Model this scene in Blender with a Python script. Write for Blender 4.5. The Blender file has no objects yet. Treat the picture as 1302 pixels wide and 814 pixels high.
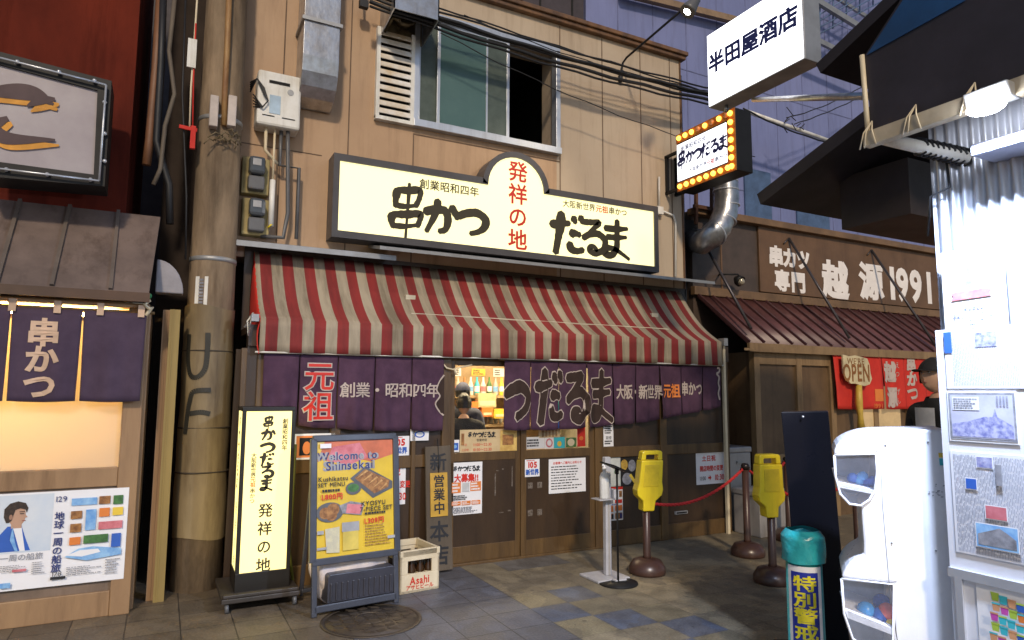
import bpy, bmesh, math, random
from mathutils import Vector as V, Matrix
random.seed(7)
S = bpy.context.scene
COL = S.collection
# ------------------------------------------------------------------ camera, sky, light, exposure
CAM = V((0, -6.01, 1.65)); FOC = 846.7; PW, PH = 1302, 814
_y, _p, _r = map(math.radians, (27.55, 6.105, 0.286))
_F = V((math.sin(_y)*math.cos(_p), math.cos(_y)*math.cos(_p), math.sin(_p)))
_R0 = V((math.cos(_y), -math.sin(_y), 0)); _U0 = _R0.cross(_F)
_R = _R0*math.cos(_r)+_U0*math.sin(_r); _U = _U0*math.cos(_r)-_R0*math.sin(_r)
cam = bpy.data.cameras.new('camera'); cam.sensor_width = 36; cam.lens = 36*FOC/PW
cam.clip_start = .05; cam.clip_end = 400
co = bpy.data.objects.new('camera', cam); COL.objects.link(co)
mw = Matrix((_R, _U, -_F)).transposed().to_4x4(); mw.translation = CAM; co.matrix_world = mw
S.camera = co
W = bpy.data.worlds.new('World'); S.world = W; W.use_nodes = True
nt = W.node_tree; nt.nodes.clear()
sk = nt.nodes.new('ShaderNodeTexSky'); sk.sky_type = 'NISHITA'; sk.sun_disc = False
SUN_EL, SUN_AZ = math.radians(33), math.radians(200)      # azimuth clockwise from +Y
sk.sun_elevation = SUN_EL; sk.sun_rotation = SUN_AZ; sk.ozone_density = 3.0
bg = nt.nodes.new('ShaderNodeBackground'); bg.inputs[1].default_value = .042
wo = nt.nodes.new('ShaderNodeOutputWorld')
nt.links.new(sk.outputs[0], bg.inputs[0]); nt.links.new(bg.outputs[0], wo.inputs[0])
sl = bpy.data.lights.new('dusk_light', 'SUN'); sl.energy = 1.0; sl.angle = math.radians(4); sl.color = (1, .83, .62)
so = bpy.data.objects.new('dusk_light', sl); COL.objects.link(so)
sd = V((math.sin(SUN_AZ)*math.cos(SUN_EL), math.cos(SUN_AZ)*math.cos(SUN_EL), math.sin(SUN_EL)))
so.rotation_euler = (-sd).to_track_quat('-Z', 'Y').to_euler()
S.view_settings.view_transform = 'Standard'; S.view_settings.look = 'None'
S.view_settings.exposure = 1.1; S.view_settings.gamma = 1; S.view_settings.use_curve_mapping = False
S.render.engine = 'CYCLES'
S.cycles.max_bounces = 6; S.cycles.use_denoising = True; S.cycles.sample_clamp_indirect = 4

# ------------------------------------------------------------------ helpers
def ray(x, y): return _F+_R*((x-PW/2)/FOC)-_U*((y-PH/2)/FOC)
def at(x, y, Y=0.0):
    "point on the vertical plane Y seen at that place in the photograph"
    d = ray(x, y); return CAM+d*((Y-CAM.y)/d.y)
def atx(x, y, X):
    d = ray(x, y); return CAM+d*((X-CAM.x)/d.x)
def atz(x, y, Z=0.0):
    d = ray(x, y); return CAM+d*((Z-CAM.z)/d.z)

MATS = {}
def mat(n, c, r=.6, m=0., c2=None, ns=3., var=.18, bump=0., bs=40., streak=1., em=None, es=0., tr=0., al=1., spec=.5, coat=0., stain=0.):
    if n in MATS: return MATS[n]
    M = bpy.data.materials.new(n); M.use_nodes = True; t = M.node_tree; N = t.nodes; L = t.links
    b = N['Principled BSDF']; b.inputs['Roughness'].default_value = r; b.inputs['Metallic'].default_value = m
    b.inputs['Specular IOR Level'].default_value = spec
    if coat: b.inputs['Coat Weight'].default_value = coat
    if tr: b.inputs['Transmission Weight'].default_value = tr
    if al < 1: b.inputs['Alpha'].default_value = al
    c = tuple(c)+(1,); c2 = tuple(c2)+(1,) if c2 else tuple(x*(1-2*var) for x in c[:3])+(1,)
    tc = N.new('ShaderNodeTexCoord'); mp = N.new('ShaderNodeMapping'); mp.inputs['Scale'].default_value = (1, 1, streak)
    L.new(tc.outputs['Object'], mp.inputs[0])
    nz = N.new('ShaderNodeTexNoise'); nz.inputs['Scale'].default_value = ns; nz.inputs['Detail'].default_value = 7
    nz.inputs['Roughness'].default_value = .65
    L.new(mp.outputs[0], nz.inputs[0])
    cr = N.new('ShaderNodeValToRGB'); cr.color_ramp.elements[0].position = .36; cr.color_ramp.elements[1].position = .64
    cr.color_ramp.elements[0].color = c2; cr.color_ramp.elements[1].color = c
    L.new(nz.outputs[0], cr.inputs[0]); L.new(cr.outputs[0], b.inputs['Base Color'])
    if stain:   # run-off streaks and grime patches
        m2 = N.new('ShaderNodeMapping'); m2.inputs['Scale'].default_value = (5, 5, .45); L.new(tc.outputs['Object'], m2.inputs[0])
        n3 = N.new('ShaderNodeTexNoise'); n3.inputs['Scale'].default_value = 1.3; n3.inputs['Detail'].default_value = 9; n3.inputs['Roughness'].default_value = .7; L.new(m2.outputs[0], n3.inputs[0])
        r3 = N.new('ShaderNodeMapRange'); r3.inputs['From Min'].default_value = .5; r3.inputs['From Max'].default_value = .72; r3.inputs['To Max'].default_value = stain; L.new(n3.outputs[0], r3.inputs[0])
        mx = N.new('ShaderNodeMix'); mx.data_type = 'RGBA'; mx.blend_type = 'MULTIPLY'; L.new(r3.outputs[0], mx.inputs[0]); L.new(cr.outputs[0], mx.inputs[6]); mx.inputs[7].default_value = (.34,.27,.2,1)
        L.new(mx.outputs[2], b.inputs['Base Color'])
    if es:
        b.inputs['Emission Color'].default_value = tuple(em or c[:3])+(1,); b.inputs['Emission Strength'].default_value = es
    else:
        mr = N.new('ShaderNodeMapRange'); mr.inputs['To Min'].default_value = min(1, r+.12); mr.inputs['To Max'].default_value = max(.03, r-.12)
        L.new(nz.outputs[0], mr.inputs[0]); L.new(mr.outputs[0], b.inputs['Roughness'])
    if bump:
        n2 = N.new('ShaderNodeTexNoise'); n2.inputs['Scale'].default_value = bs; n2.inputs['Detail'].default_value = 5
        L.new(mp.outputs[0], n2.inputs[0])
        bp = N.new('ShaderNodeBump'); bp.inputs['Strength'].default_value = bump; bp.inputs['Distance'].default_value = .02
        L.new(n2.outputs[0], bp.inputs['Height']); L.new(bp.outputs[0], b.inputs['Normal'])
    MATS[n] = M; return M

ORG = {}
def tag(o, label=None, cat=None, group=None, kind=None):
    for k, v in (('label', label), ('category', cat), ('group', group), ('kind', kind)):
        if v: o[k] = v
    return o
def thing(name, label, cat, loc=(0, 0, 0), group=None):
    o = bpy.data.objects.new(name, None); o.empty_display_size = .1; COL.objects.link(o)
    o.location = loc; ORG[o.name] = V(loc); return tag(o, label, cat, group)
def copy_tree(o, parent=None, loc=None, rz=None):
    c = o.copy(); COL.objects.link(c); c.parent = parent
    if loc is not None: c.location = loc; ORG[c.name] = V(loc)
    if rz is not None: c.rotation_euler.z = rz
    for ch in list(o.children): copy_tree(ch, c)
    return c

class MB:
    def __init__(s): s.v = []; s.f = []; s.m = []; s.s = []; s.k = []
    def add(s, vs, fs, m=0, sm=False):
        b = len(s.v); s.v += [V(p) for p in vs]
        for f in fs: s.f.append([b+i for i in f]); s.m.append(m); s.s.append(sm)
        return s
    def box(s, x0, x1, y0, y1, z0, z1, m=0):
        return s.add([(x0,y0,z0),(x1,y0,z0),(x1,y1,z0),(x0,y1,z0),(x0,y0,z1),(x1,y0,z1),(x1,y1,z1),(x0,y1,z1)],
            [(0,3,2,1),(4,5,6,7),(0,1,5,4),(1,2,6,5),(2,3,7,6),(3,0,4,7)], m)
    def ob(s, c, ax, m=0):
        "oriented box: centre, three half-axis vectors"
        c = V(c); a, b, d = map(V, ax); P = [c+a*i+b*j+d*k for k in (-1,1) for (i,j) in ((-1,-1),(1,-1),(1,1),(-1,1))]
        return s.add(P, [(0,3,2,1),(4,5,6,7),(0,1,5,4),(1,2,6,5),(2,3,7,6),(3,0,4,7)], m)
    def beam(s, p, q, w, h, m=0, up=(0,0,1)):
        p, q = V(p), V(q); d = q-p; L = d.length; d.normalize(); u = V(up)
        a = d.cross(u)
        if a.length < 1e-4: a = d.cross(V((0,1,0)))
        a.normalize(); b = a.cross(d)
        return s.ob((p+q)/2, (d*L/2, a*w/2, b*h/2), m)
    def tube(s, pts, r, n=8, m=0, cap=True):
        pts = [V(p) for p in pts]; R = r if isinstance(r, (list, tuple)) else [r]*len(pts); b0 = len(s.v); vs = []
        t0 = (pts[1]-pts[0]).normalized(); ref = V((0,0,1)) if abs(t0.z) < .9 else V((1,0,0)); a = t0.cross(ref).normalized()
        for i, p in enumerate(pts):
            t = (pts[min(i+1,len(pts)-1)]-pts[max(i-1,0)]).normalized(); a = (a-t*a.dot(t)).normalized(); b = t.cross(a)
            vs += [p+(a*math.cos(2*math.pi*k/n)+b*math.sin(2*math.pi*k/n))*R[i] for k in range(n)]
        fs = [(i*n+k, i*n+(k+1)%n, (i+1)*n+(k+1)%n, (i+1)*n+k) for i in range(len(pts)-1) for k in range(n)]
        s.add(vs, fs, m, True)
        if cap:
            s.f.append([b0+k for k in range(n)][::-1]); s.m.append(m); s.s.append(False)
            e = b0+(len(pts)-1)*n; s.f.append([e+k for k in range(n)]); s.m.append(m); s.s.append(False)
        return s
    def lathe(s, c, prof, n=20, m=0, sm=True, ax=None):
        c = V(c); X, Y, Z = ax or (V((1,0,0)), V((0,1,0)), V((0,0,1))); vs = []
        for r, z in prof: vs += [c+Z*z+(X*math.cos(2*math.pi*k/n)+Y*math.sin(2*math.pi*k/n))*r for k in range(n)]
        fs = [(i*n+k, i*n+(k+1)%n, (i+1)*n+(k+1)%n, (i+1)*n+k) for i in range(len(prof)-1) for k in range(n)]
        b = len(s.v); s.add(vs, fs, m, sm)
        if prof[0][0] > 0: s.f.append([b+k for k in range(n)][::-1]); s.m.append(m); s.s.append(False)
        if prof[-1][0] > 0: e = b+(len(prof)-1)*n; s.f.append([e+k for k in range(n)]); s.m.append(m); s.s.append(False)
        return s
    def prism(s, pts, off, m=0, ms=None):
        pts = [V(p) for p in pts]; off = V(off); n = len(pts)
        s.add(pts+[p+off for p in pts], [list(range(n)), list(range(n, 2*n))[::-1]], m)
        b = len(s.v)-2*n
        for i in range(n):
            j = (i+1) % n; s.f.append([b+i, b+n+i, b+n+j, b+j]); s.m.append(m if ms is None else ms); s.s.append(False)
        return s
    def poly(s, pts, m=0): return s.add(pts, [list(range(len(pts)))], m)
    def ball(s, c, r, m=0, nu=12, nv=8):
        r = V(r) if hasattr(r, '__len__') else V((r, r, r)); c = V(c); vs = [c-V((0,0,r.z))]
        for j in range(1, nv):
            a = math.pi*j/nv-math.pi/2
            vs += [c+V((r.x*math.cos(a)*math.cos(2*math.pi*k/nu), r.y*math.cos(a)*math.sin(2*math.pi*k/nu), r.z*math.sin(a))) for k in range(nu)]
        vs.append(c+V((0,0,r.z))); fs = [(0, 1+(k+1)%nu, 1+k) for k in range(nu)]
        for j in range(nv-2): fs += [(1+j*nu+k, 1+j*nu+(k+1)%nu, 1+(j+1)*nu+(k+1)%nu, 1+(j+1)*nu+k) for k in range(nu)]
        e = 1+(nv-2)*nu; fs += [(e+k, e+(k+1)%nu, len(vs)-1) for k in range(nu)]
        return s.add(vs, fs, m, True)
    def sheet(s, nu, nv, fn, m=0, sm=True, thick=None):
        vs = [V(fn(i/nu, j/nv)) for j in range(nv+1) for i in range(nu+1)]; w = nu+1
        fs = [(j*w+i, j*w+i+1, (j+1)*w+i+1, (j+1)*w+i) for j in range(nv) for i in range(nu)]
        s.add(vs, fs, m, sm)
        if thick is not None:
            t = V(thick); b = len(vs)
            s.add([p+t for p in vs], [f[::-1] for f in fs], m, sm)
            B = len(s.v)-2*b; rim = [i for i in range(w)]+[j*w+nu for j in range(1, nv+1)]+[nv*w+i for i in range(nu-1, -1, -1)]+[j*w for j in range(nv-1, 0, -1)]
            for k in range(len(rim)):
                i, j = rim[k], rim[(k+1) % len(rim)]; s.f.append([B+j, B+i, B+b+i, B+b+j]); s.m.append(m); s.s.append(False)
        return s
    def build(s, name, mats, parent=None, bevel=0., loc=None, seg=2, warp=None):
        if not isinstance(mats, (list, tuple)): mats = [mats]
        if name == 'lettering' and len(s.k) > 1:      # every run of writing is a part of its own
            ks = [(0, 0)]+s.k[1:]+[(len(s.v), len(s.f))]
            for (a, c), (b, d) in zip(ks[:-1], ks[1:]):
                q = MB(); q.v = s.v[a:b]; q.f = [[i-a for i in f] for f in s.f[c:d]]; q.m = s.m[c:d]; q.s = s.s[c:d]
                if q.f: q.build('lettering', mats, parent, bevel, loc, seg, warp)
            return
        O = V(loc) if loc is not None else (ORG[parent.name] if parent else V((0,0,0)))
        me = bpy.data.meshes.new(name)
        vs = [(warp(p) if warp else p)-O for p in s.v]
        me.from_pydata([tuple(p) for p in vs], [], s.f); me.update()
        for m in mats: me.materials.append(m)
        me.polygons.foreach_set('material_index', s.m); me.polygons.foreach_set('use_smooth', s.s)
        o = bpy.data.objects.new(name, me); COL.objects.link(o); ORG[o.name] = O
        if parent: o.parent = parent
        else: o.location = O
        if bevel:
            b = o.modifiers.new('bevel', 'BEVEL'); b.width = bevel; b.segments = seg; b.limit_method = 'ANGLE'; b.angle_limit = math.radians(40)
        return o

# ---- writing
_G = {}
def glyph(ch, bold):
    k = (ch, bold)
    if k not in _G:
        c = bpy.data.curves.new('t', 'FONT'); c.body = ch; c.resolution_u = 3; c.bevel_depth = bold; c.bevel_resolution = 0
        o = bpy.data.objects.new('t', c); me = bpy.data.meshes.new_from_object(o)
        keep = {}; vs = []; fs = []
        for p in me.polygons:   # only the front half of the bevelled letter
            if bold and min(me.vertices[i].co.z for i in p.vertices) < -1e-5: continue
            for i in p.vertices:
                if i not in keep: keep[i] = len(vs); q = me.vertices[i].co; vs.append((q.x, q.y, q.z))
            fs.append([keep[i] for i in p.vertices])
        if ch == ' ' or not vs: a = .35
        elif ord(ch) < 256: a = max(v[0] for v in vs)+.07
        else: a = 1.
        bpy.data.objects.remove(o); bpy.data.curves.remove(c); bpy.data.meshes.remove(me)
        _G[k] = (vs, fs, a)
    return _G[k]
_lift = [0]
def write(mb, s, o, r, u, size, m=0, bold=0., vert=False, adv=1., sx=1., jit=0., lift=.0):
    "characters centred on o, along r (or down u when vert)"
    mb.k.append((len(mb.v), len(mb.f))); o, r, u = V(o), V(r).normalized(), V(u).normalized(); n = r.cross(u)
    ad = [glyph(c, bold)[2] for c in s]; ad = [1. if vert else a*adv*sx for a in ad]
    if vert: ad = [adv]*len(s)
    tot = sum(ad); x = -tot/2
    for i, ch in enumerate(s):
        vs, fs, a = glyph(ch, bold); _lift[0] = (_lift[0]+1) % 7; nl = n*(lift+.00012*_lift[0])
        if vert: ox, oy = -.5*sx+(0 if ord(ch) > 255 else (1-a)/2*sx), -(x+ad[i]/2)-.38
        else: ox, oy = x, -.38
        j = random.uniform(-jit, jit); cj, sj = math.cos(j), math.sin(j)
        P = []
        for (a_, b_, c_) in vs:
            if jit: a_, b_ = .5+(a_-.5)*cj-(b_-.38)*sj, .38+(a_-.5)*sj+(b_-.38)*cj
            P.append(o+r*((ox+a_*sx)*size)+u*((oy+b_)*size)+nl+n*(c_*size*.06))
        mb.add(P, fs, m); x += ad[i]
# brush letters of the restaurant's name, drawn as strokes in a unit square
BR = {'串': [([(.24,.9),(.2,.72),(.2,.57)],.12),([(.24,.88),(.55,.9),(.83,.93),(.82,.78),(.72,.62)],.12),([(.2,.6),(.45,.6),(.72,.64)],.09),
            ([(.12,.45),(.1,.32),(.16,.2)],.13),([(.12,.43),(.5,.46),(.86,.5),(.84,.38),(.78,.26)],.12),([(.14,.23),(.45,.24),(.78,.29)],.09),([(.55,1.03),(.52,.6),(.47,-.03)],.06)],
      'か': [([(.06,.6),(.3,.68),(.6,.7),(.7,.5),(.64,.22),(.46,.14)],.15),([(.42,.95),(.36,.6),(.12,.1)],.13),([(.78,.82),(.88,.7),(.97,.52)],.14)],
      'つ': [([(.03,.58),(.3,.7),(.65,.75),(.92,.58),(.88,.34),(.68,.18),(.42,.1)],.17)],
      'だ': [([(.02,.68),(.25,.7),(.56,.76)],.13),([(.32,.99),(.3,.7),(.24,.4),(.16,.0)],.17),([(.56,.5),(.7,.53),(.86,.5)],.13),([(.54,.28),(.6,.14),(.76,.1),(.95,.15)],.14),
            ([(.64,.92),(.7,.84),(.72,.78)],.12),([(.84,.96),(.9,.88),(.92,.8)],.12)],
      'る': [([(.18,.86),(.45,.88),(.74,.9),(.5,.68),(.2,.4)],.12),([(.2,.42),(.45,.56),(.72,.58),(.92,.42),(.86,.18),(.62,.05),(.42,.1),(.42,.2),(.56,.22),(.66,.12)],.14)],
      'ま': [([(.16,.76),(.5,.77),(.88,.82)],.13),([(.22,.54),(.5,.55),(.84,.59)],.12),([(.55,1.0),(.54,.6),(.52,.26),(.36,.08),(.16,.1),(.2,.24),(.45,.25),(.7,.14),(.92,.02)],.13)]}
BR['串'] = [([(.5+(x-.5)*.7, y) for x, y in p], w) for p, w in BR['串']]   # a narrow letter
def smooth(pts, k=5):
    P = [V((p[0], p[1], 0)) for p in pts]; P = [P[0]*2-P[1]]+P+[P[-1]*2-P[-2]]; out = []
    for i in range(1, len(P)-2):
        for q in range(k):
            t = q/k; a, b, c, d = P[i-1:i+3]
            out.append(.5*((2*b)+(c-a)*t+(2*a-5*b+4*c-d)*t*t+(3*b-a-3*c+d)*t**3))
    out.append(P[-2]); return out
def brush(mb, s, o, r, u, size, m=0, grow=0., vert=False, adv=1., lift=0., sx=1., jit=0., bw=1.4, sc=None):
    "brush lettering; bw widens the strokes, sc scales single letters"
    mb.k.append((len(mb.v), len(mb.f))); o, r, u = V(o), V(r).normalized(), V(u).normalized(); n = r.cross(u); N = len(s); rn = random.Random(5)
    q = 0
    for i, ch in enumerate(s):
        if vert: cx, cy = -.5*sx, ((N-1)/2-i)*adv-.5
        else: cx, cy = ((i-(N-1)/2)*adv)-.5*sx, -.5+rn.uniform(-jit, jit)
        k_ = sc[i] if sc else 1.
        for pts, w in BR[ch]:
            sp = smooth(pts); k = len(sp); L, Rr = [], []
            for a in range(k):
                t = (sp[min(a+1,k-1)]-sp[max(a-1,0)]).normalized(); nn = V((-t.y, t.x, 0)); f = a/(k-1)
                ww = w*.5*(.72+.45*math.sin(math.pi*min(1, f*1.15+.1))+.1*math.sin(f*9+i))*(1+rn.uniform(-.07, .07))*(bw[i] if isinstance(bw, tuple) else bw)+grow
                p = sp[a]-t*grow if a == 0 else (sp[a]+t*grow if a == k-1 else sp[a]); L.append(p+nn*ww); Rr.append(p-nn*ww)
            q += 1; nl = n*(lift+.00015*q)
            T = lambda p: o+r*((cx+(.5+(p.x-.5)*k_)*sx)*size)+u*((cy+.5+(p.y-.5)*k_)*size)+nl
            # rounded ends
            vs = [T(p) for p in L]+[T(p) for p in Rr]; fs = [(a+1, a, k+a, k+a+1) for a in range(k-1)]
            for e, sg in ((0, -1), (k-1, 1)):
                t = (sp[min(e+1,k-1)]-sp[max(e-1,0)]).normalized(); c = (L[e]+Rr[e])/2+t*sg*(L[e]-Rr[e]).length*.28
                vs.append(T(c)); z = len(vs)-1; fs.append((e, k+e, z) if sg < 0 else (k+e, e, z))
            mb.add(vs, fs, m)
def dashes(mb, o, r, u, w, h, n, m=0, fill=.6, vert=False, seed=1, lift=0.):
    "rows of small unreadable print"
    o, r, u = V(o), V(r), V(u); rn = random.Random(seed); nn = r.cross(u).normalized()*lift; st = h/n
    for i in range(n):
        if vert:
            y = 0
            while y < h:
                l = rn.uniform(.02, .09)*h; l = min(l, h-y)
                mb.poly([o+r*(w*(i+.2)/n)+u*y+nn, o+r*(w*(i+.2+fill)/n)+u*y+nn, o+r*(w*(i+.2+fill)/n)+u*(y+l)+nn, o+r*(w*(i+.2)/n)+u*(y+l)+nn], m)
                y += l+rn.uniform(.01, .03)*h
        else:
            x = 0; e = w*rn.uniform(.6, 1)
            while x < e:
                l = min(rn.uniform(.03, .12)*w, e-x); y = h-(i+.2+fill)*st
                mb.poly([o+r*x+u*y+nn, o+r*(x+l)+u*y+nn, o+r*(x+l)+u*(y+fill*st)+nn, o+r*x+u*(y+fill*st)+nn], m)
                x += l+rn.uniform(.008, .03)*w
def rect(mb, o, r, u, x, y, w, h, m, lift):
    n = r.cross(u)*lift; mb.poly([o+r*x+u*y+n, o+r*(x+w)+u*y+n, o+r*(x+w)+u*(y+h)+n, o+r*x+u*(y+h)+n], m)
def ell(mb, o, r, u, x, y, a, b, m, lift, n=20):
    nn = r.cross(u)*lift; mb.poly([o+r*(x+a*math.cos(2*math.pi*k/n))+u*(y+b*math.sin(2*math.pi*k/n))+nn for k in range(n)], m)
X_, Y_, Z_ = V((1,0,0)), V((0,1,0)), V((0,0,1))
def poster(name, label, cat, o, r, u, w, h, items, paper, group=None, th=.003):
    "flat printed sheet at its place: o lower left corner; items in metres"
    o, r, u = V(o), V(r).normalized(), V(u).normalized(); n = r.cross(u); mb = MB(); ms = [paper]
    def mi(m):
        if m not in ms: ms.append(m)
        return ms.index(m)
    mb.prism([o, o+r*w, o+r*w+u*h, o+u*h][::1], -n*th); k = 0
    for it in items:
        k += 1; lf = .0006*k+.0006; t = it[0]
        if t == 'r': rect(mb, o, r, u, *it[1:5], mi(it[5]), lf)
        elif t == 'e': ell(mb, o, r, u, *it[1:5], mi(it[5]), lf)
        elif t == 'p': mb.poly([o+r*a+u*b+n*lf for a, b in it[1]], mi(it[2]))
        elif t == 't': write(mb, it[1], o+r*it[2]+u*it[3], r, u, it[4], mi(it[5]), lift=lf, **(it[6] if len(it) > 6 else {}))
        elif t == 'b': brush(mb, it[1], o+r*it[2]+u*it[3], r, u, it[4], mi(it[5]), lift=lf, **(it[6] if len(it) > 6 else {}))
        elif t == 'd': dashes(mb, o+r*it[1]+u*it[2], r, u, it[3], it[4], it[5], mi(it[6]), lift=lf, **(it[7] if len(it) > 7 else {}))
    ob = mb.build(name, ms, loc=o); tag(ob, label, cat, group); return ob
# ------------------------------------------------------------------ materials
m_wall = mat('tan_wall_panel', (.45,.295,.175), .55, c2=(.38,.24,.14), ns=.9, bump=.12, bs=18, streak=.8, stain=0.4)
m_wall2 = mat('pale_tan_wall_panel', (.5,.4,.29), .5, c2=(.44,.34,.24), ns=.9, bump=.1, bs=18, streak=.8, stain=0.35)
m_seam = mat('dark_seam', (.17,.11,.07), .8)
m_cop = mat('brown_coping', (.22,.11,.045), .45, c2=(.1,.055,.03), ns=5, stain=0.6)
m_wood = mat('olive_brown_wood', (.135,.077,.028), .42, c2=(.08,.045,.017), ns=6, streak=.15, bump=.15, bs=30, stain=0.6)
m_wood2 = mat('dark_brown_panel', (.058,.034,.018), .38, c2=(.034,.02,.012), ns=3, streak=.3, bump=.06, bs=25, stain=0.5)
m_black = mat('black_paint', (.014,.013,.013), .5, spec=.25)
m_dark = mat('dark_void', (.012,.011,.011), .9)
m_alu = mat('aluminium', (.62,.64,.68), .35, .6, var=.08, stain=0.35)
m_alu2 = mat('dull_aluminium', (.38,.38,.38), .45, .5, var=.15)
m_galv = mat('galvanised_steel', (.52,.53,.55), .33, .85, c2=(.34,.33,.33), ns=7, bump=.15, bs=12, stain=0.5)
m_teal = mat('frosted_teal_glass', (.085,.15,.14), .22, c2=(.06,.115,.11), ns=1.5)
m_teald = mat('screened_glass', (.075,.1,.085), .5, c2=(.05,.07,.06), ns=9)
m_white = mat('white_paint', (.78,.77,.74), .45, c2=(.66,.64,.58), ns=5, stain=0.5)
m_whitep = mat('white_paper', (.8,.79,.8), .6, var=.03)
m_cream = mat('cream_plastic', (.72,.62,.44), .45, c2=(.62,.52,.35), ns=5)
m_rust = mat('rusty_white_slat', (.72,.71,.7), .5, c2=(.55,.42,.26), ns=3)
m_greyp = mat('grey_plastic', (.12,.12,.125), .4)
m_lgrey = mat('light_grey_plastic', (.4,.4,.41), .45)
m_glassd = mat('smoked_glass', (.08,.09,.1), .12)
m_glass = mat('clear_glass', (.02,.02,.02), .02, al=.1, var=0)
m_conc = mat('weathered_concrete', (.3,.215,.135), .85, c2=(.12,.085,.052), ns=2.6, streak=.3, bump=.4, bs=22, stain=0.8)
m_sleeve = mat('yellowed_pole_sleeve', (.29,.22,.115), .6, c2=(.16,.115,.06), ns=2.2, streak=.25, bump=.2, bs=9, stain=0.8)
m_cable = mat('black_cable', (.012,.012,.014), .55)
m_dkred = mat('dark_red_wall', (.15,.022,.01), .85, c2=(.085,.014,.008), ns=1.5, bump=.1, bs=14, streak=.4, spec=.12, stain=0.6)
m_signglow = mat('lit_cream_sign_face', (.35,.32,.2), .5, es=.72, em=(1,.88,.42), var=0)
m_signglow2 = mat('lit_yellow_lamp_panel', (.35,.3,.16), .5, es=.85, em=(1,.8,.28), var=0)
m_signwhite = mat('lit_white_sign_face', (.9,.9,.95), .4, es=.8, em=(.93,.95,1), var=0)
m_ink = mat('dark_olive_lettering', (.035,.028,.012), .6, var=.05)
m_inkred = mat('red_lettering', (.62,.025,.012), .6, var=.05)
m_inkbk = mat('black_lettering', (.015,.015,.018), .6, var=.05)
m_red = mat('red_cloth', (.62,.03,.015), .75, c2=(.5,.02,.012), ns=3)
m_yel = mat('yellow_plastic', (.78,.6,.02), .38, c2=(.68,.5,.015), ns=4, bump=.05, bs=8, stain=0.35)
m_yelp = mat('yellow_print', (.8,.56,.06), .5, var=.08)
m_orange = mat('orange_print', (.75,.22,.04), .6, var=.08)
m_blue = mat('blue_print', (.03,.12,.5), .6, var=.1)
m_navy = mat('navy_print', (.02,.03,.16), .6, var=.05)
m_skyp = mat('sky_print', (.3,.52,.75), .6, c2=(.12,.3,.62), ns=14)
m_green = mat('green_print', (.07,.2,.05), .6, c2=(.03,.1,.03), ns=20)
m_brownp = mat('brown_food_print', (.42,.2,.06), .6, c2=(.16,.06,.02), ns=26)
m_pink = mat('pink_print', (.65,.22,.25), .6, c2=(.5,.12,.14), ns=14)
m_greyprint = mat('grey_print', (.33,.33,.36), .6, c2=(.15,.15,.17), ns=18)
m_cyan = mat('cyan_print', (.05,.5,.58), .5, var=.06)
m_purple = mat('purple_noren_cloth', (.078,.032,.066), .9, c2=(.046,.018,.04), ns=4, bump=.12, bs=90)
m_plum = mat('dark_brown_dye', (.035,.017,.012), .85, var=.1)
m_cloth_w = mat('white_dye', (.52,.43,.38), .85, var=.08)
m_bronze = mat('brown_stanchion_paint', (.075,.035,.024), .33, c2=(.05,.024,.017), ns=6, stain=0.5)
m_skin = mat('skin', (.5,.3,.2), .55, var=.05)
m_hair = mat('black_hair', (.012,.01,.01), .5, bump=.4, bs=60)
m_blackcl = mat('black_cloth', (.014,.014,.017), .85, bump=.2, bs=30)
m_whitecl = mat('white_cloth', (.7,.7,.72), .85, bump=.1, bs=20)

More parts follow.
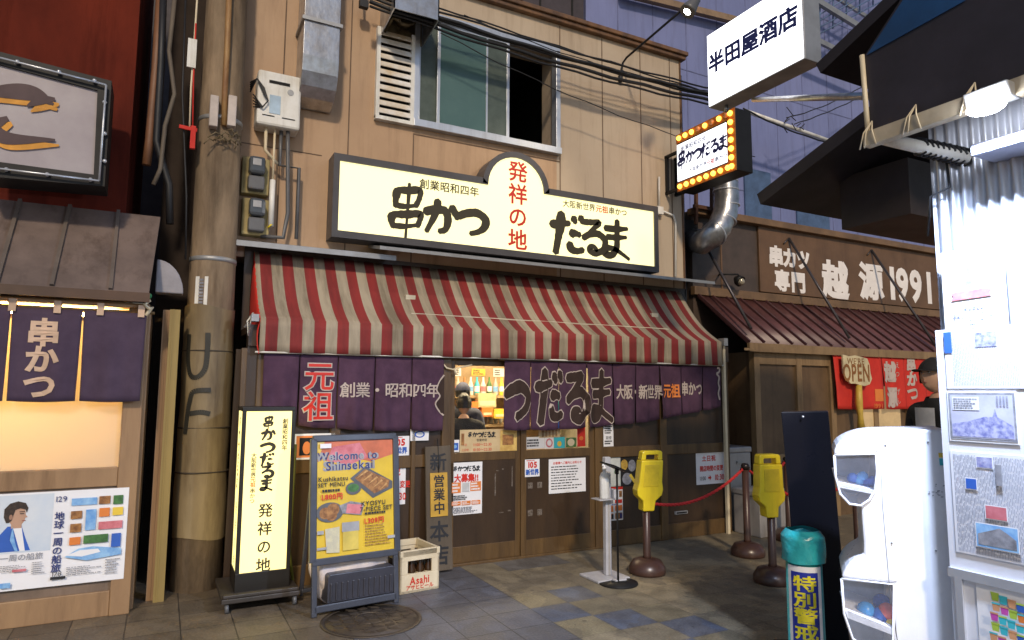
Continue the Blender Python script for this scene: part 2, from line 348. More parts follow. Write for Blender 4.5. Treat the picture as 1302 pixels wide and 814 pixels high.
# ------------------------------------------------------------------ pavement
def pavement_mat():
    M = bpy.data.materials.new('stone_paving'); M.use_nodes = True; t = M.node_tree; N, L = t.nodes, t.links
    b = N['Principled BSDF']
    def mth(op, a, c=None, d=None):
        n = N.new('ShaderNodeMath'); n.operation = op
        for i, q in enumerate((a, c, d)):
            if q is None: continue
            if isinstance(q, (int, float)): n.inputs[i].default_value = q
            else: L.new(q, n.inputs[i])
        return n.outputs[0]
    def mix(f, a, c):
        n = N.new('ShaderNodeMix'); n.data_type = 'RGBA'
        if isinstance(f, (int, float)): n.inputs[0].default_value = f
        else: L.new(f, n.inputs[0])
        for i, q in ((6, a), (7, c)):
            if isinstance(q, tuple): n.inputs[i].default_value = q+(1,)
            else: L.new(q, n.inputs[i])
        return n.outputs[2]
    g = N.new('ShaderNodeNewGeometry'); sp = N.new('ShaderNodeSeparateXYZ'); L.new(g.outputs['Position'], sp.inputs[0])
    x, y = sp.outputs[0], sp.outputs[1]
    u = mth('DIVIDE', mth('SUBTRACT', x, .2), .34); v = mth('DIVIDE', mth('ADD', y, 1.73), .34)
    iu, iv = mth('FLOOR', u), mth('FLOOR', v); fu, fv = mth('FRACT', u), mth('FRACT', v)
    par = mth('MODULO', mth('ADD', mth('ADD', iu, iv), 100), 2)
    left = mth('LESS_THAN', iu, 6.5); mid = mth('MULTIPLY', mth('GREATER_THAN', iu, 6.5), mth('LESS_THAN', iu, 9.5))
    # one random number per stone
    cb = N.new('ShaderNodeCombineXYZ'); L.new(iu, cb.inputs[0]); L.new(iv, cb.inputs[1])
    wn = N.new('ShaderNodeTexWhiteNoise'); L.new(cb.outputs[0], wn.inputs[0]); rnd = wn.outputs['Value']
    n1 = N.new('ShaderNodeTexNoise'); n1.inputs['Scale'].default_value = 1.7; n1.inputs['Detail'].default_value = 8; L.new(g.outputs['Position'], n1.inputs[0])
    n2 = N.new('ShaderNodeTexNoise'); n2.inputs['Scale'].default_value = 60; n2.inputs['Detail'].default_value = 6; L.new(g.outputs['Position'], n2.inputs[0])
    n3 = N.new('ShaderNodeTexNoise'); n3.inputs['Scale'].default_value = 7; n3.inputs['Detail'].default_value = 8; L.new(g.outputs['Position'], n3.inputs[0])
    warm = mix(rnd, (.17,.13,.085), (.11,.085,.06)); blue = mix(rnd, (.115,.12,.145), (.08,.083,.1)); tan = mix(rnd, (.25,.2,.125), (.19,.158,.105))
    # far left stones are brown, then grey blue
    lf = mix(mth('LESS_THAN', iu, 2.5), blue, warm)
    chk = mix(par, (.19,.16,.1), (.085,.1,.14))
    c = mix(left, tan, lf); near = mth('MULTIPLY', mth('LESS_THAN', iv, 1.5), mth('LESS_THAN', rnd, .72)); c = mix(mid, c, mix(near, mix(mth('GREATER_THAN', rnd, .5), (.13,.12,.11), tan), chk))
    c = mix(mth('MULTIPLY', mth('GREATER_THAN', n1.outputs[0], .5), .35), c, (.07,.062,.055))
    gr = N.new('ShaderNodeMapRange'); gr.inputs['From Min'].default_value = .3; gr.inputs['From Max'].default_value = .7; gr.inputs['To Min'].default_value = .55; gr.inputs['To Max'].default_value = 1.35
    L.new(mth('ADD', mth('MULTIPLY', n2.outputs[0], .5), mth('MULTIPLY', n3.outputs[0], .5)), gr.inputs[0])
    vm = N.new('ShaderNodeMix'); vm.data_type = 'RGBA'; vm.blend_type = 'MULTIPLY'; vm.inputs[0].default_value = 1; L.new(c, vm.inputs[6]); L.new(gr.outputs[0], vm.inputs[7])
    e = mth('MINIMUM', mth('MINIMUM', fu, mth('SUBTRACT', 1, fu)), mth('MINIMUM', fv, mth('SUBTRACT', 1, fv)))
    jl = mth('LESS_THAN', mth('ADD', e, mth('MULTIPLY', mth('SUBTRACT', n3.outputs[0], .5), .02)), .013)
    vo = N.new('ShaderNodeTexVoronoi'); vo.inputs['Scale'].default_value = 3.2; L.new(g.outputs['Position'], vo.inputs['Vector'])
    gum = mth('LESS_THAN', vo.outputs['Distance'], .055)
    jf = mth('MULTIPLY', jl, mix(left, (.28,.28,.28), (.85,.85,.85)))
    out = mix(jf, mix(mth('MULTIPLY', gum, .55), vm.outputs[2], (.03,.028,.026)), (.022,.02,.018)); L.new(out, b.inputs['Base Color'])
    rr = N.new('ShaderNodeMapRange'); rr.inputs['To Min'].default_value = .28; rr.inputs['To Max'].default_value = .75; L.new(n3.outputs[0], rr.inputs[0]); L.new(rr.outputs[0], b.inputs['Roughness'])
    bp = N.new('ShaderNodeBump'); bp.inputs['Strength'].default_value = .45; bp.inputs['Distance'].default_value = .006
    L.new(mth('SUBTRACT', mth('ADD', n2.outputs[0], n3.outputs[0]), mth('MULTIPLY', jl, 1.2)), bp.inputs['Height']); L.new(bp.outputs[0], b.inputs['Normal'])
    return M
mb = MB(); mb.poly([(-120,-120,0), (120,-120,0), (120,120,0), (-120,120,0)])
tag(mb.build('pavement', pavement_mat()), kind='structure')

# ------------------------------------------------------------------ main restaurant building
YU = .65
bd = thing('restaurant_building', 'two-storey tan panelled restaurant building with sliding wooden doors and an aluminium upper window', 'building', (3.4, YU, 0))
mb = MB()
wx0, wx1, wz0, wz1 = 2.27, 4.07, 4.53, 5.79
mb.box(.28, wx0, YU, 1.0, 2.9, 6.16, 0); mb.box(wx1, 6.03, YU, 1.0, 2.9, 6.16, 1)
mb.box(wx0, wx1, YU, 1.0, 2.9, wz0, 0); mb.box(wx0, wx1, YU, 1.0, wz1, 6.16, 1)
mb.box(5.73, 6.03, 1.0, 5, 0, 6.16, 1); mb.box(.28, .5, 1.0, 5, 0, 6.16, 0); mb.box(.5, 5.73, 4.8, 5, 0, 6.16, 0)
for x, z0, z1, m in ((1.56, 2.95, 6.15, 2), (2.262, 2.95, 4.42, 2), (4.12, 2.95, 6.15, 2), (4.75, 2.95, 6.15, 2), (5.36, 2.95, 6.15, 2), (5.86, 2.95, 6.15, 2), (.9, 2.95, 6.15, 2)):
    mb.box(x-.006, x+.006, YU-.004, YU+.01, z0, z1, m)
mb.box(2.262, 4.12, YU-.0045, YU+.01, 4.405, 4.42, 2); mb.box(.3, 1.3, YU-.0045, YU+.01, 4.0, 4.008, 2)
mb.box(6.028, 6.045, YU-.02, YU+.12, 2.9, 6.16, 3)
mb.build('upper_wall', [m_wall, m_wall2, m_seam, m_cop], bd)
mb = MB()
mb.box(.2, 6.1, YU-.07, 1.1, 6.16, 6.21); mb.box(.2, 6.12, YU-.1, 1.2, 6.21, 6.265); mb.box(.2, 3.55, YU-.12, 1.2, 6.265, 6.33, 0)
mb.build('roof_coping', [m_cop], bd, bevel=.008)
mb = MB(); mb.box(.2, 6.1, 1.2, 5, 6.14, 6.25); mb.build('roof', m_dark, bd)
mb = MB(); mb.box(.5, 5.73, 1.0, 4.8, 3.0, 3.1); mb.box(1.9, 4.4, 2.6, 2.7, 3.1, 6.14); mb.box(1.8, 1.9, 1.0, 2.7, 3.1, 6.14); mb.box(4.4, 4.5, 1.0, 2.7, 3.1, 6.14)
mb.build('upper_room', m_dark, bd)
# window
mb = MB(); y = YU-.05
mb.box(wx0-.03, wx1+.03, y, YU+.06, wz1-.03, wz1+.04); mb.box(wx0-.03, wx1+.03, y-.03, YU+.06, wz0-.05, wz0+.03)
mb.box(wx0-.03, wx0+.03, y, YU+.06, wz0, wz1); mb.box(wx1-.03, wx1+.03, y, YU+.06, wz0, wz1)
fr = mb.build('window', m_alu, bd, bevel=.004)
for (a, b, yy) in ((2.52, 3.42, YU+.0), (wx0+.03, 3.15, YU+.035)):
    mb = MB()
    for q in (a, b-.035): mb.box(q, q+.035, yy-.012, yy+.014, wz0+.03, wz1-.03)
    for q in (wz0+.03, wz1-.065): mb.box(a, b, yy-.011, yy+.012, q, q+.035)
    mb.build('sash', m_alu, fr, bevel=.002)
for a, b, y0, m in ((2.55,3.12,-.002,m_teal),(wx0+.06,2.55,.033,m_teald),(3.14,3.4,.002,m_teald)): mb = MB(); mb.box(a, b, YU+y0, YU+y0+.005, wz0+.06, wz1-.06); mb.build('pane', m, fr)
mb = MB(); mb.box(3.12, 3.14, YU-.01, YU+.01, wz0+.06, wz1-.06); mb.build('glazing_bar', m_alu, fr)
# louvre beside the window
mb = MB(); mb.box(1.82, 1.86, YU-.06, YU, 4.5, 5.5); mb.box(2.2, 2.24, YU-.06, YU, 4.5, 5.5); mb.box(1.82, 2.24, YU-.07, YU, 4.48, 4.52); mb.box(1.86, 2.2, YU-.005, YU, 4.5, 5.5, 1)
for k in range(11):
    z = 4.55+k*.086; mb.add([(1.86,YU-.06,z),(2.2,YU-.06,z),(2.2,YU-.03,z+.064),(1.86,YU-.03,z+.064),(1.86,YU-.066,z+.004),(2.2,YU-.066,z+.004),(2.2,YU-.036,z+.068),(1.86,YU-.036,z+.068)],
        [(0,1,5,4),(4,5,6,7),(0,3,2,1),(0,4,7,3),(1,2,6,5)], 2)
mb.build('louvre', [m_white, m_dark, m_rust], bd)
# lower frontage: lintel, side, ceiling, doors
mb = MB()
mb.box(.62, 6.1, -.03, .12, 2.02, 2.2); mb.box(.62, 6.1, .12, YU, 2.14, 2.2)
mb.box(.62, 6.06, YU-.02, YU-.002, 2.2, 3.0); mb.box(.62, .7, .0, YU, 0, 2.02); mb.box(6.03, 6.09, .02, YU+.4, 0, 2.02)
mb.build('lintel', m_wood2, bd)
mb = MB()
for x0, x1 in ((.7,.78), (1.33,1.42), (2.08,2.12), (2.38,2.47), (4.14,4.24), (5.03,5.125), (6.02,6.09)): mb.box(x0, x1, -.02, .08, 0, 2.02)
for x0, x1 in ((.78,1.33), (1.42,2.08), (2.12,2.38), (4.24,5.03), (5.125,6.02)):
    mb.box(x0, x1, -.012, .07, .94, 1.055); mb.box(x0, x1, -.008, .07, 0, .17)
mb.box(2.47, 4.14, -.015, .09, -.02, .022)
mb.build('door_frame', m_wood, bd, bevel=.006)
for x0, x1 in ((.78,1.33), (1.42,2.08), (2.12,2.38), (4.24,5.03), (5.125,6.02)):
    for z0, z1 in ((.17,.94), (1.055,2.02)): mb = MB(); mb.box(x0, x1, .012, .05, z0, z1); mb.build('wall_panel', m_wood2, bd)
mb = MB(); mb.box(5.235, 5.415, -.01, .012, .268, .3); mb.box(5.25, 5.4, -.014, -.01, .276, .292, 1); mb.build('letter_slot', [m_lgrey, m_dark], bd)
m_glue = mat('dried_glue', (.2,.165,.14), .7, c2=(.07,.05,.03), ns=60)
for x0, x1, yy in ((2.47, 3.26, .03), (3.25, 4.14, .0)):
    mb = MB(); mb.box(x0, x0+.06, yy, yy+.03, .02, 2.02); mb.box(x1-.06, x1, yy, yy+.03, .02, 2.02)
    mb.box(x0+.06, x1-.06, yy+.002, yy+.028, .97, 1.055); mb.box(x0+.06, x1-.06, yy+.002, yy+.028, .02, .17); mb.box(x0+.06, x1-.06, yy+.002, yy+.028, 1.9, 2.02)
    dr = mb.build('sliding_door', m_wood, bd, bevel=.004)
    mb = MB(); mb.box(x0+.06, x1-.06, yy+.008, yy+.02, .17, .97)
    if x0 < 3:      # dried glue of old notices
        for x, z, w, h in ((2.97,.62,.012,.22), (2.985,.86,.03,.008), (3.05,.87,.02,.012), (3.16,.7,.01,.2), (3.02,.45,.05,.008), (3.12,.46,.03,.012)): mb.box(x, x+w, yy+.0065, yy+.008, z, z+h, 1)
    else:
        for x in (3.33, 3.44):
            for z in (.67, .4): mb.box(x, x+.055, yy+.0065, yy+.008, z, z+.06, 1)
    mb.build('lower_panel', [m_wood2, m_glue], dr)
    mb = MB(); mb.box(x0+.06, x1-.06, yy+.012, yy+.016, 1.055, 1.9); mb.build('glass', m_glass, dr)
# metal rain ledges under the sign
for a, b, z0, y0, z1, th in ((.42,2.0,3.06,.33,2.99,.05),(1.8,6.16,3.14,.22,3.05,.035)):
    mb = MB(); mb.add([(a,YU,z0),(b,YU,z0),(b,y0,z1),(a,y0,z1),(a,YU,z0-.03),(b,YU,z0-.03),(b,y0,z1-th),(a,y0,z1-th)],[(0,3,2,1),(3,7,6,2),(4,5,6,7),(1,2,6,5),(0,4,7,3)]); mb.build('rain_ledge', m_alu2, bd)
mb = MB(); mb.tube([(6.1,.75,0),(6.1,.75,2.6),(6.1,.75,6.0)], .05, 10); mb.build('downpipe', m_black, bd)
p0 = at(838,262,.62); mb = MB(); mb.tube([at(838,225,.62), at(838,262,.62)], .014, 6); mb.ob(at(838,268,.6), (X_*.05,Y_*.03,Z_*.05)); mb.tube([at(841,268,.62), at(856,274,.62), at(859,282,.62), at(859,352,.62)], .014, 6); mb.build('conduit', m_white, bd)
# room behind the glass doors
mb = MB(); mb.box(2.2, 5.2, 2.4, 2.5, 0, 2.6); mb.box(2.1, 2.2, .3, 2.5, 0, 2.6); mb.box(5.2, 5.3, .3, 2.5, 0, 2.6); mb.box(2.1, 5.3, .12, 2.5, 2.3, 2.4); mb.box(2.2, 5.2, .13, 2.4, .005, .02, 0)
mb.build('dining_room', mat('warm_interior_wall', (.6,.55,.42), .7), bd)
# ------------------------------------------------------------------ large lit sign over the awning
def sign_outline(x0, x1, z0, z1, cx, r, top, n=16):
    P = [(x0,z0),(x1,z0),(x1,z1),(cx+r,z1)]; zc = top-r
    P += [(cx+r*math.cos(a), zc+r*math.sin(a)) for a in [math.pi*k/n for k in range(n+1)]]
    P += [(cx-r,z1),(x0,z1)]; return P
sg = thing('shop_sign', 'long cream light box sign with a round arch and brush lettering above the striped awning', 'sign', (3.4, YU, 3.13))
SY = .4
mb = MB(); o = sign_outline(1.37, 5.41, 3.13, 3.97, 3.4, .42, 4.33); i_ = sign_outline(1.43, 5.35, 3.2, 3.9, 3.4, .355, 4.265)
n = len(o)
mb.add([(x,SY,z) for x, z in o]+[(x,SY,z) for x, z in i_]+[(x,YU-.001,z) for x, z in o]+[(x,SY+.03,z) for x, z in i_],
       [(k,(k+1)%n,n+(k+1)%n,n+k) for k in range(n)]+[((k+1)%n,k,2*n+k,2*n+(k+1)%n) for k in range(n)]+[(n+k,n+(k+1)%n,3*n+(k+1)%n,3*n+k) for k in range(n)])
mb.build('sign_frame', mat('dark_grey_sign_frame', (.075,.07,.075), .45), sg)
mb = MB(); mb.poly([(x,SY+.022,z) for x, z in i_]); mb.build('sign_face', m_signglow, sg)
mb = MB(); y = SY+.018
brush(mb, '串かつ', (2.5,y,3.47), X_, Z_, .42, 0, adv=.88, jit=.03, sc=(1.38,.98,.86), bw=(1.05,1.45,1.45)); brush(mb, 'だるま', (4.42,y,3.47), X_, Z_, .45, 0, adv=.76, jit=.04, sc=(1.08,.98,1.05), bw=(1.4,1.3,1.3))
write(mb, '創業昭和四年', (2.6,y,3.80), X_, Z_, .112, 0, adv=1.02, bold=.02)
write(mb, '発祥の地', (3.42,y,3.72), X_, Z_, .245, 1, bold=.022, vert=True, adv=1.06)
write(mb, '大阪新世界', (4.24,y,3.83), X_, Z_, .092, 0, adv=1.0, bold=.018); write(mb, '元祖', (4.565,y,3.83), X_, Z_, .092, 1, bold=.025); write(mb, '串かつ', (4.80,y,3.83), X_, Z_, .092, 0, bold=.025)
mb.build('lettering', [m_ink, m_inkred], sg)

# ------------------------------------------------------------------ striped awning
def awning_mat():
    M = bpy.data.materials.new('red_cream_striped_canvas'); M.use_nodes = True; t = M.node_tree; N, L = t.nodes, t.links; b = N['Principled BSDF']; b.inputs['Roughness'].default_value = .8
    tc = N.new('ShaderNodeTexCoord'); sp = N.new('ShaderNodeSeparateXYZ'); L.new(tc.outputs['Object'], sp.inputs[0])
    d = N.new('ShaderNodeMath'); d.operation = 'MULTIPLY'; d.inputs[1].default_value = 1/.2; L.new(sp.outputs[0], d.inputs[0])
    a = N.new('ShaderNodeMath'); a.operation = 'ADD'; a.inputs[1].default_value = 50.28; L.new(d.outputs[0], a.inputs[0])
    f = N.new('ShaderNodeMath'); f.operation = 'FRACT'; L.new(a.outputs[0], f.inputs[0])
    g = N.new('ShaderNodeMath'); g.operation = 'GREATER_THAN'; g.inputs[1].default_value = .5; L.new(f.outputs[0], g.inputs[0])
    mp = N.new('ShaderNodeMapping'); mp.inputs['Scale'].default_value = (2.2, .3, .3); L.new(tc.outputs['Object'], mp.inputs[0])
    nz = N.new('ShaderNodeTexNoise'); nz.inputs['Scale'].default_value = 2.6; nz.inputs['Detail'].default_value = 8; nz.inputs['Roughness'].default_value = .7; L.new(mp.outputs[0], nz.inputs[0])
    r1 = N.new('ShaderNodeValToRGB'); r1.color_ramp.elements[0].color = (.13,.013,.012,1); r1.color_ramp.elements[1].color = (.235,.02,.018,1)
    r2 = N.new('ShaderNodeValToRGB'); r2.color_ramp.elements[0].color = (.17,.135,.09,1); r2.color_ramp.elements[1].color = (.36,.3,.215,1)
    for r in (r1, r2): r.color_ramp.elements[0].position = .36; r.color_ramp.elements[1].position = .6; L.new(nz.outputs[0], r.inputs[0])
    mx = N.new('ShaderNodeMix'); mx.data_type = 'RGBA'; L.new(g.outputs[0], mx.inputs[0]); L.new(r2.outputs[0], mx.inputs[6]); L.new(r1.outputs[0], mx.inputs[7]); L.new(mx.outputs[2], b.inputs['Base Color'])
    n2 = N.new('ShaderNodeTexNoise'); n2.inputs['Scale'].default_value = 5; n2.inputs['Detail'].default_value = 4; L.new(tc.outputs['Object'], n2.inputs[0])
    bp = N.new('ShaderNodeBump'); bp.inputs['Strength'].default_value = .16; bp.inputs['Distance'].default_value = .02; L.new(n2.outputs[0], bp.inputs['Height']); L.new(bp.outputs[0], b.inputs['Normal'])
    return M
m_awn = awning_mat()
AX0, AX1, AY0, AY1 = .70, 5.92, -.1, .6
aw = thing('shop_awning', 'red and cream striped canvas awning with a hanging valance over the restaurant doors', 'awning', (3.3, .6, 1.97))
def canopy(u, v):
    x = AX0+.0+(AX1-AX0)*u; y = AY1+(AY0-AY1)*v
    zl = 2.95+(2.25-2.95)*v-.1*math.sin(math.pi*v)*(.95+.03*math.sin(u*31))+.003*math.sin(u*47)
    return (x, y, zl)
mb = MB(); mb.sheet(130, 14, canopy, thick=(0,.002,-.006)); mb.build('canopy', m_awn, aw)
def val(u, v): return (AX0+(AX1-AX0)*u, AY0-.004+.012*math.sin(u*70)*v+.008*math.sin(u*23+1)*v, 2.25-.285*v+.008*math.sin(u*3.1))
mb = MB(); mb.sheet(160, 4, val, thick=(0,.006,0)); mb.build('valance', m_awn, aw)
for x in (AX0, AX1):
    mb = MB()
    def flap(u, v, x=x):
        y = AY1+(AY0-AY1)*u; zt = canopy(0, u)[2]; zb = 2.05-.1*u
        return (x+(.02 if x > 2 else -.02)*math.sin(v*3), y, zt+(zb-zt)*v)
    if x < 2: mb.sheet(12, 6, flap, thick=(.004,0,0)); mb.build('side_flap', m_red, aw)
mb = MB(); mb.tube([(AX0-.03,AY0+.012,1.966),(3.3,AY0+.012,1.975),(AX1+.03,AY0+.012,1.97)], .009, 6); mb.build('hem_bar', m_white, aw)
mb = MB(); mb.tube([(AX0-.02,AY0+.03,2.24),(AX1+.02,AY0+.03,2.24)], .016, 8)
for x in (.72, 2.4, 4.2, 5.9): mb.tube([(x,AY0+.03,2.23),(x,AY1,2.6)], .012, 6)
mb.ob((AX1+.045,AY0+.02,2.25), (X_*.03,Y_*.05,Z_*.045)); mb.ob((AX0-.045,AY0+.02,2.25), (X_*.03,Y_*.05,Z_*.03))
mb.build('awning_frame', m_alu2, aw)
mb = MB(); mb.tube([(AX0-.05,AY0+.1,2.3),(AX0-.1,AY0+.02,2.22),(AX0-.09,AY0,2.1),(AX0-.07,AY0,2.25),(AX0-.12,AY0+.03,2.17)], .008, 6); mb.build('tie_cord', m_white, aw)
mb = MB(); mb.beam((5.985,-.06,0), (5.985,-.06,2.25), .035, .035); mb.build('post', m_cream, aw)

# ------------------------------------------------------------------ purple noren curtains
def noren(name, label, xs, zt, zb, y, seed, mats, wr=None, cat='curtain', rod=True, tabs=0, sl=0., tabm=None):
    "a row of cloth strips on a rod; wr(mb) writes on the cloth and follows its folds"
    rn = random.Random(seed); t = thing(name, label, cat, ((xs[0]+xs[-1])/2, y, zt)); ph = [rn.uniform(0, 6) for _ in xs]
    def depth(x, z):
        k = 0
        while k < len(xs)-2 and x > xs[k+1]: k += 1
        u = (x-xs[k])/(xs[k+1]-xs[k]); dz = max(0, (zt-z))
        return y+(.02*math.sin(u*5.5+ph[k])+.009*math.sin(u*14+ph[k]*2)+.045*(u-.5)*math.cos(ph[k]))*min(1, dz*2.2)
    for k in range(len(xs)-1):
        a, b = xs[k]+.004, xs[k+1]-.004; nb = zb[k]; nc = zb[k+1]
        def f(u, v): # narrows a little towards the hem
            w = u+(.5-u)*.045*v; x = a+(b-a)*w+sl*v; z = zt+(nb+(nc-nb)*u-zt)*v-.008*math.sin(u*math.pi)*v
            return (x, depth(a+(b-a)*u, z), z)
        mb = MB(); mb.sheet(20, 14, f, thick=(0,.004,0)); mb.build('curtain_strip', mats[0], t)
    if wr:
        mb = MB(); wr(mb); mb.build('lettering', mats[1:], t, warp=lambda p: V((p.x, depth(p.x, p.z)-.007+(p.y-y), p.z)))
    if rod:
        mb = MB(); mb.tube([(xs[0]-.05,y+.02,zt+.008),(xs[-1]+.05,y+.02,zt+.008)], .012, 8); mb.build('rod', m_wood, t)
    if tabs:
        for q in range(tabs):
            mb = MB(); x = xs[0]+.04+(xs[-1]-xs[0]-.08)*q/(tabs-1); mb.box(x-.022, x+.022, y-.016, y+.034, zt-.03, zt+.06); mb.build('loop', tabm or mats[1], t)
    return t
NY = -.06
def wl(mb):
    for g, m in ((.035, 0), (.0, 1)):
        write(mb, '元祖', (1.21,NY-.002*m,1.645), X_, Z_, .265, m, bold=.012+g, vert=True, adv=.98)
    write(mb, '創業・昭和四年', (1.86,NY,1.655), X_, Z_, .14, 0, bold=.014, adv=.96)
    # edge of the big name character, outlined
    brush(mb, 'か', (2.6,NY,1.62), X_, Z_, .5, 0, grow=.03) if 0 else None
    pts = [(2.372,1.8),(2.33,1.74),(2.30,1.66),(2.335,1.6),(2.29,1.53),(2.33,1.46),(2.372,1.42)]
    sp = smooth([(a, b) for a, b in pts])
    mb.add([(p.x,NY-.002,p.y) for p in sp]+[(2.374,NY-.002,1.42),(2.374,NY-.002,1.8)], [list(range(len(sp)+2))], 2)
    for a, b in zip(sp[:-1], sp[1:]):
        t = (b-a).normalized(); q = V((-t.y,t.x,0))*.007; mb.poly([(c.x,NY-.004,c.y) for c in (a+q, a-q, b-q, b+q)], 0)
noren('noren_curtain', 'purple cloth shop curtain of five strips with orange-red characters, left of the glass door', [.74,1.04,1.37,1.705,2.055,2.378], 1.955, [1.36,1.35,1.32,1.295,1.285,1.28], NY, 3, [m_purple, m_cloth_w, m_inkred, m_plum], wl)
def wr_(mb):
    for gq, m in ((.05, 0), (.018, 1)):
        brush(mb, 'つ', (3.17,NY-.003*m,1.58), X_, Z_, .46, m, grow=gq*.7, sx=.6, bw=1.25)
        brush(mb, 'だるま', (3.86,NY-.003*m,1.60), X_, Z_, .53, m, grow=gq*.6, adv=.6, sx=.62, bw=1.25)
    write(mb, '大阪・新世界', (4.70,NY,1.65), X_, Z_, .165, 0, bold=.025, adv=.95, sx=.66); write(mb, '元祖', (5.16,NY-.002,1.665), X_, Z_, .165, 3, bold=.03, sx=.75); write(mb, '串かつ', (5.47,NY,1.69), X_, Z_, .165, 0, bold=.03, sx=.66)
    for gq, m in ((.03,0),): 
        q = smooth([(5.87,1.94),(5.91,1.93),(5.9,1.89),(5.86,1.87),(5.9,1.83),(5.885,1.76),(5.9,1.7),(5.88,1.64),(5.9,1.56)])
        for a, b in zip(q[:-1], q[1:]):
            t = (b-a).normalized(); w = V((-t.y,t.x,0))*.012; mb.poly([(c.x,NY-.002,c.y) for c in (a+w, a-w, b-w, b+w)], 0)
noren('noren_curtain', 'purple nine-strip cloth curtain with large brown outlined brush characters, right of the glass door', [3.02,3.325,3.66,4.01,4.345,4.665,5.0,5.315,5.65,5.935], 1.955, [1.27,1.265,1.26,1.275,1.295,1.31,1.345,1.395,1.437,1.485], NY, 9, [m_purple, m_cloth_w, m_plum, m_orange], wr_)
mb = MB(); mb.tube([(3.72,-.03,1.95),(3.7,-.02,1.62),(3.68,-.015,1.28)], .016, 8, 0); mb.tube([(3.683,-.016,1.42),(3.68,-.015,1.27)], .017, 8, 1)
tag(mb.build('cloth_rod', [m_cyan, m_blue], loc=(3.7,-.02,1.27)), 'thin pale turquoise and blue pole seen through a slit of the purple curtain', 'pole')
p = at(560,465,-.04)
mb = MB(); mb.tube([at(563,462,-.04), at(568,468,-.06), at(576,470,-.06), at(586,467,-.05), at(600,464,-.04)], .008, 6); mb.tube([at(578,469,-.055), at(580,476,-.06)], .012, 6)
tag(mb.build('curtain_string', m_cream, loc=p), 'loose cream string tied at the top of the door gap between the purple curtains', 'string')

# ------------------------------------------------------------------ water heater, meters, ducts on the wall
def rbox(x0, x1, y0, y1, z0, z1): return MB().box(x0, x1, y0, y1, z0, z1)
a, b = at(329,84,.42), at(380,166,.42)
wh = thing('water_heater', 'white wall-mounted gas water heater beside the concrete utility pole', 'water heater', (a.x, YU, b.z))
rbox(a.x, b.x+.01, .42, YU, b.z, a.z-.02).build('cover', m_cream if 0 else m_white, wh, bevel=.025)
for q in ((a.x+.1, b.x-.1, .412, .42, a.z-.14, a.z-.115), (a.x+.05, a.x+.16, .414, .42, b.z+.09, b.z+.097), (b.x-.16, b.x-.04, .414, .42, b.z+.09, b.z+.097)): mb = MB(); mb.box(*q); mb.build('exhaust_slot', m_dark, wh)
mb = MB(); mb.box(a.x+.11, a.x+.21, .415, .42, b.z+.12, b.z+.3); mb.build('sticker', mat('pale_blue_sticker', (.45,.6,.75), .5), wh)
mb = MB(); mb.lathe((b.x-.09,.416,a.z-.2), [(.03,-.012),(.03,0)], 12, ax=(X_,Z_,-Y_)); mb.build('flue_cap', m_alu2, wh)
zz = b.z; L_ = at(345,300,.5).z
for pts, r, m in (([(a.x+.1,.5,zz),(a.x+.1,.5,zz-.22),(a.x+.22,.52,zz-.33)], .016, m_cream), ([(a.x+.18,.5,zz),(a.x+.18,.5,zz-.5)], .011, m_cream), ([(a.x+.3,.5,zz),(a.x+.3,.48,zz-.15),(a.x+.33,.5,zz-.8),(a.x+.3,.52,L_),(a.x+.1,.55,L_)], .02, m_greyp),
    ([(a.x+.24,.52,zz),(a.x+.24,.52,zz-.34),(a.x+.42,.52,zz-.34),(a.x+.42,.52,L_)], .018, m_greyp), ([(a.x+.18,.5,zz-.5),(a.x+.18,.5,zz-.95)], .026, m_white), ([(a.x+.18,.5,zz-.95),(a.x+.17,.5,L_+.1)], .03, m_yel)):
    mb = MB(); mb.tube(pts, r, 8); mb.build('pipe', m, wh)
mb = MB()
for k in range(5): q = k*.02; mb.tube([at(318,105+k*3,.45), at(327,100,.40), at(336,112+q*100,.39), at(341,128,.39), at(334,136,.39), at(322,120+k*4,.45)], .007, 5)
tag(mb.build('loose_cable', m_cable, loc=at(318,110,.45)), 'loops of thin black cable hanging beside the white water heater', 'cable')
for i, (y0, y1, lab) in enumerate(((197,248,'upper grey electricity meter on a yellowed board below the water heater'), (250,300,'lower grey electricity meter on a yellowed board just above the metal ledge'))):
    a, b = at(312,y0,.5), at(342,y1,.5)
    mt = thing('electric_meter', lab, 'electric meter', (a.x, YU, b.z), 'electricity meters by the pole')
    rbox(a.x-.02, b.x, .53, YU, b.z, a.z).build('backboard', mat('yellowed_board', (.4,.32,.14), .7), mt, bevel=.008)
    h = a.z-b.z; rbox(a.x+.03, b.x-.05, .4, .53, b.z+h*.46, a.z-.02).build('meter_case', m_glassd, mt, bevel=.03)
    rbox(a.x+.06, b.x-.09, .395, .4, b.z+h*.68, a.z-.05).build('dial', m_lgrey, mt)
    rbox(a.x+.03, b.x-.05, .43, .53, b.z+.02, b.z+h*.43).build('terminal_cover', m_greyp, mt, bevel=.015)
# square duct
a, b = at(388,0,.28), at(434,0,.28); zb = at(410,118,.28).z; zj = at(410,30,.3).z
dk = thing('exhaust_duct', 'tall square galvanised sheet metal exhaust duct coming down the tan wall', 'duct', (a.x, YU, zb))
x0, x1 = a.x, b.x
mb = MB(); prof = [(.28,zj),(.28,zb+.35),(.3,zb+.2),(.36,zb+.08),(.46,zb+.0),(.6,zb-.05),(.64,zb-.05),(.64,zj)]
mb.prism([(x0,y,z) for y, z in prof], (x1-x0,0,0)); mb.build('bend', m_galv, dk, bevel=.006)
mb = MB(); mb.box(x0, x1, .28, .64, zj+.02, 7.2); mb.build('shaft', m_galv, dk, bevel=.006)
mb = MB(); mb.box(x0-.02, x1+.02, .26, .648, zj-.015, zj+.02); mb.build('flange', m_alu2, dk)
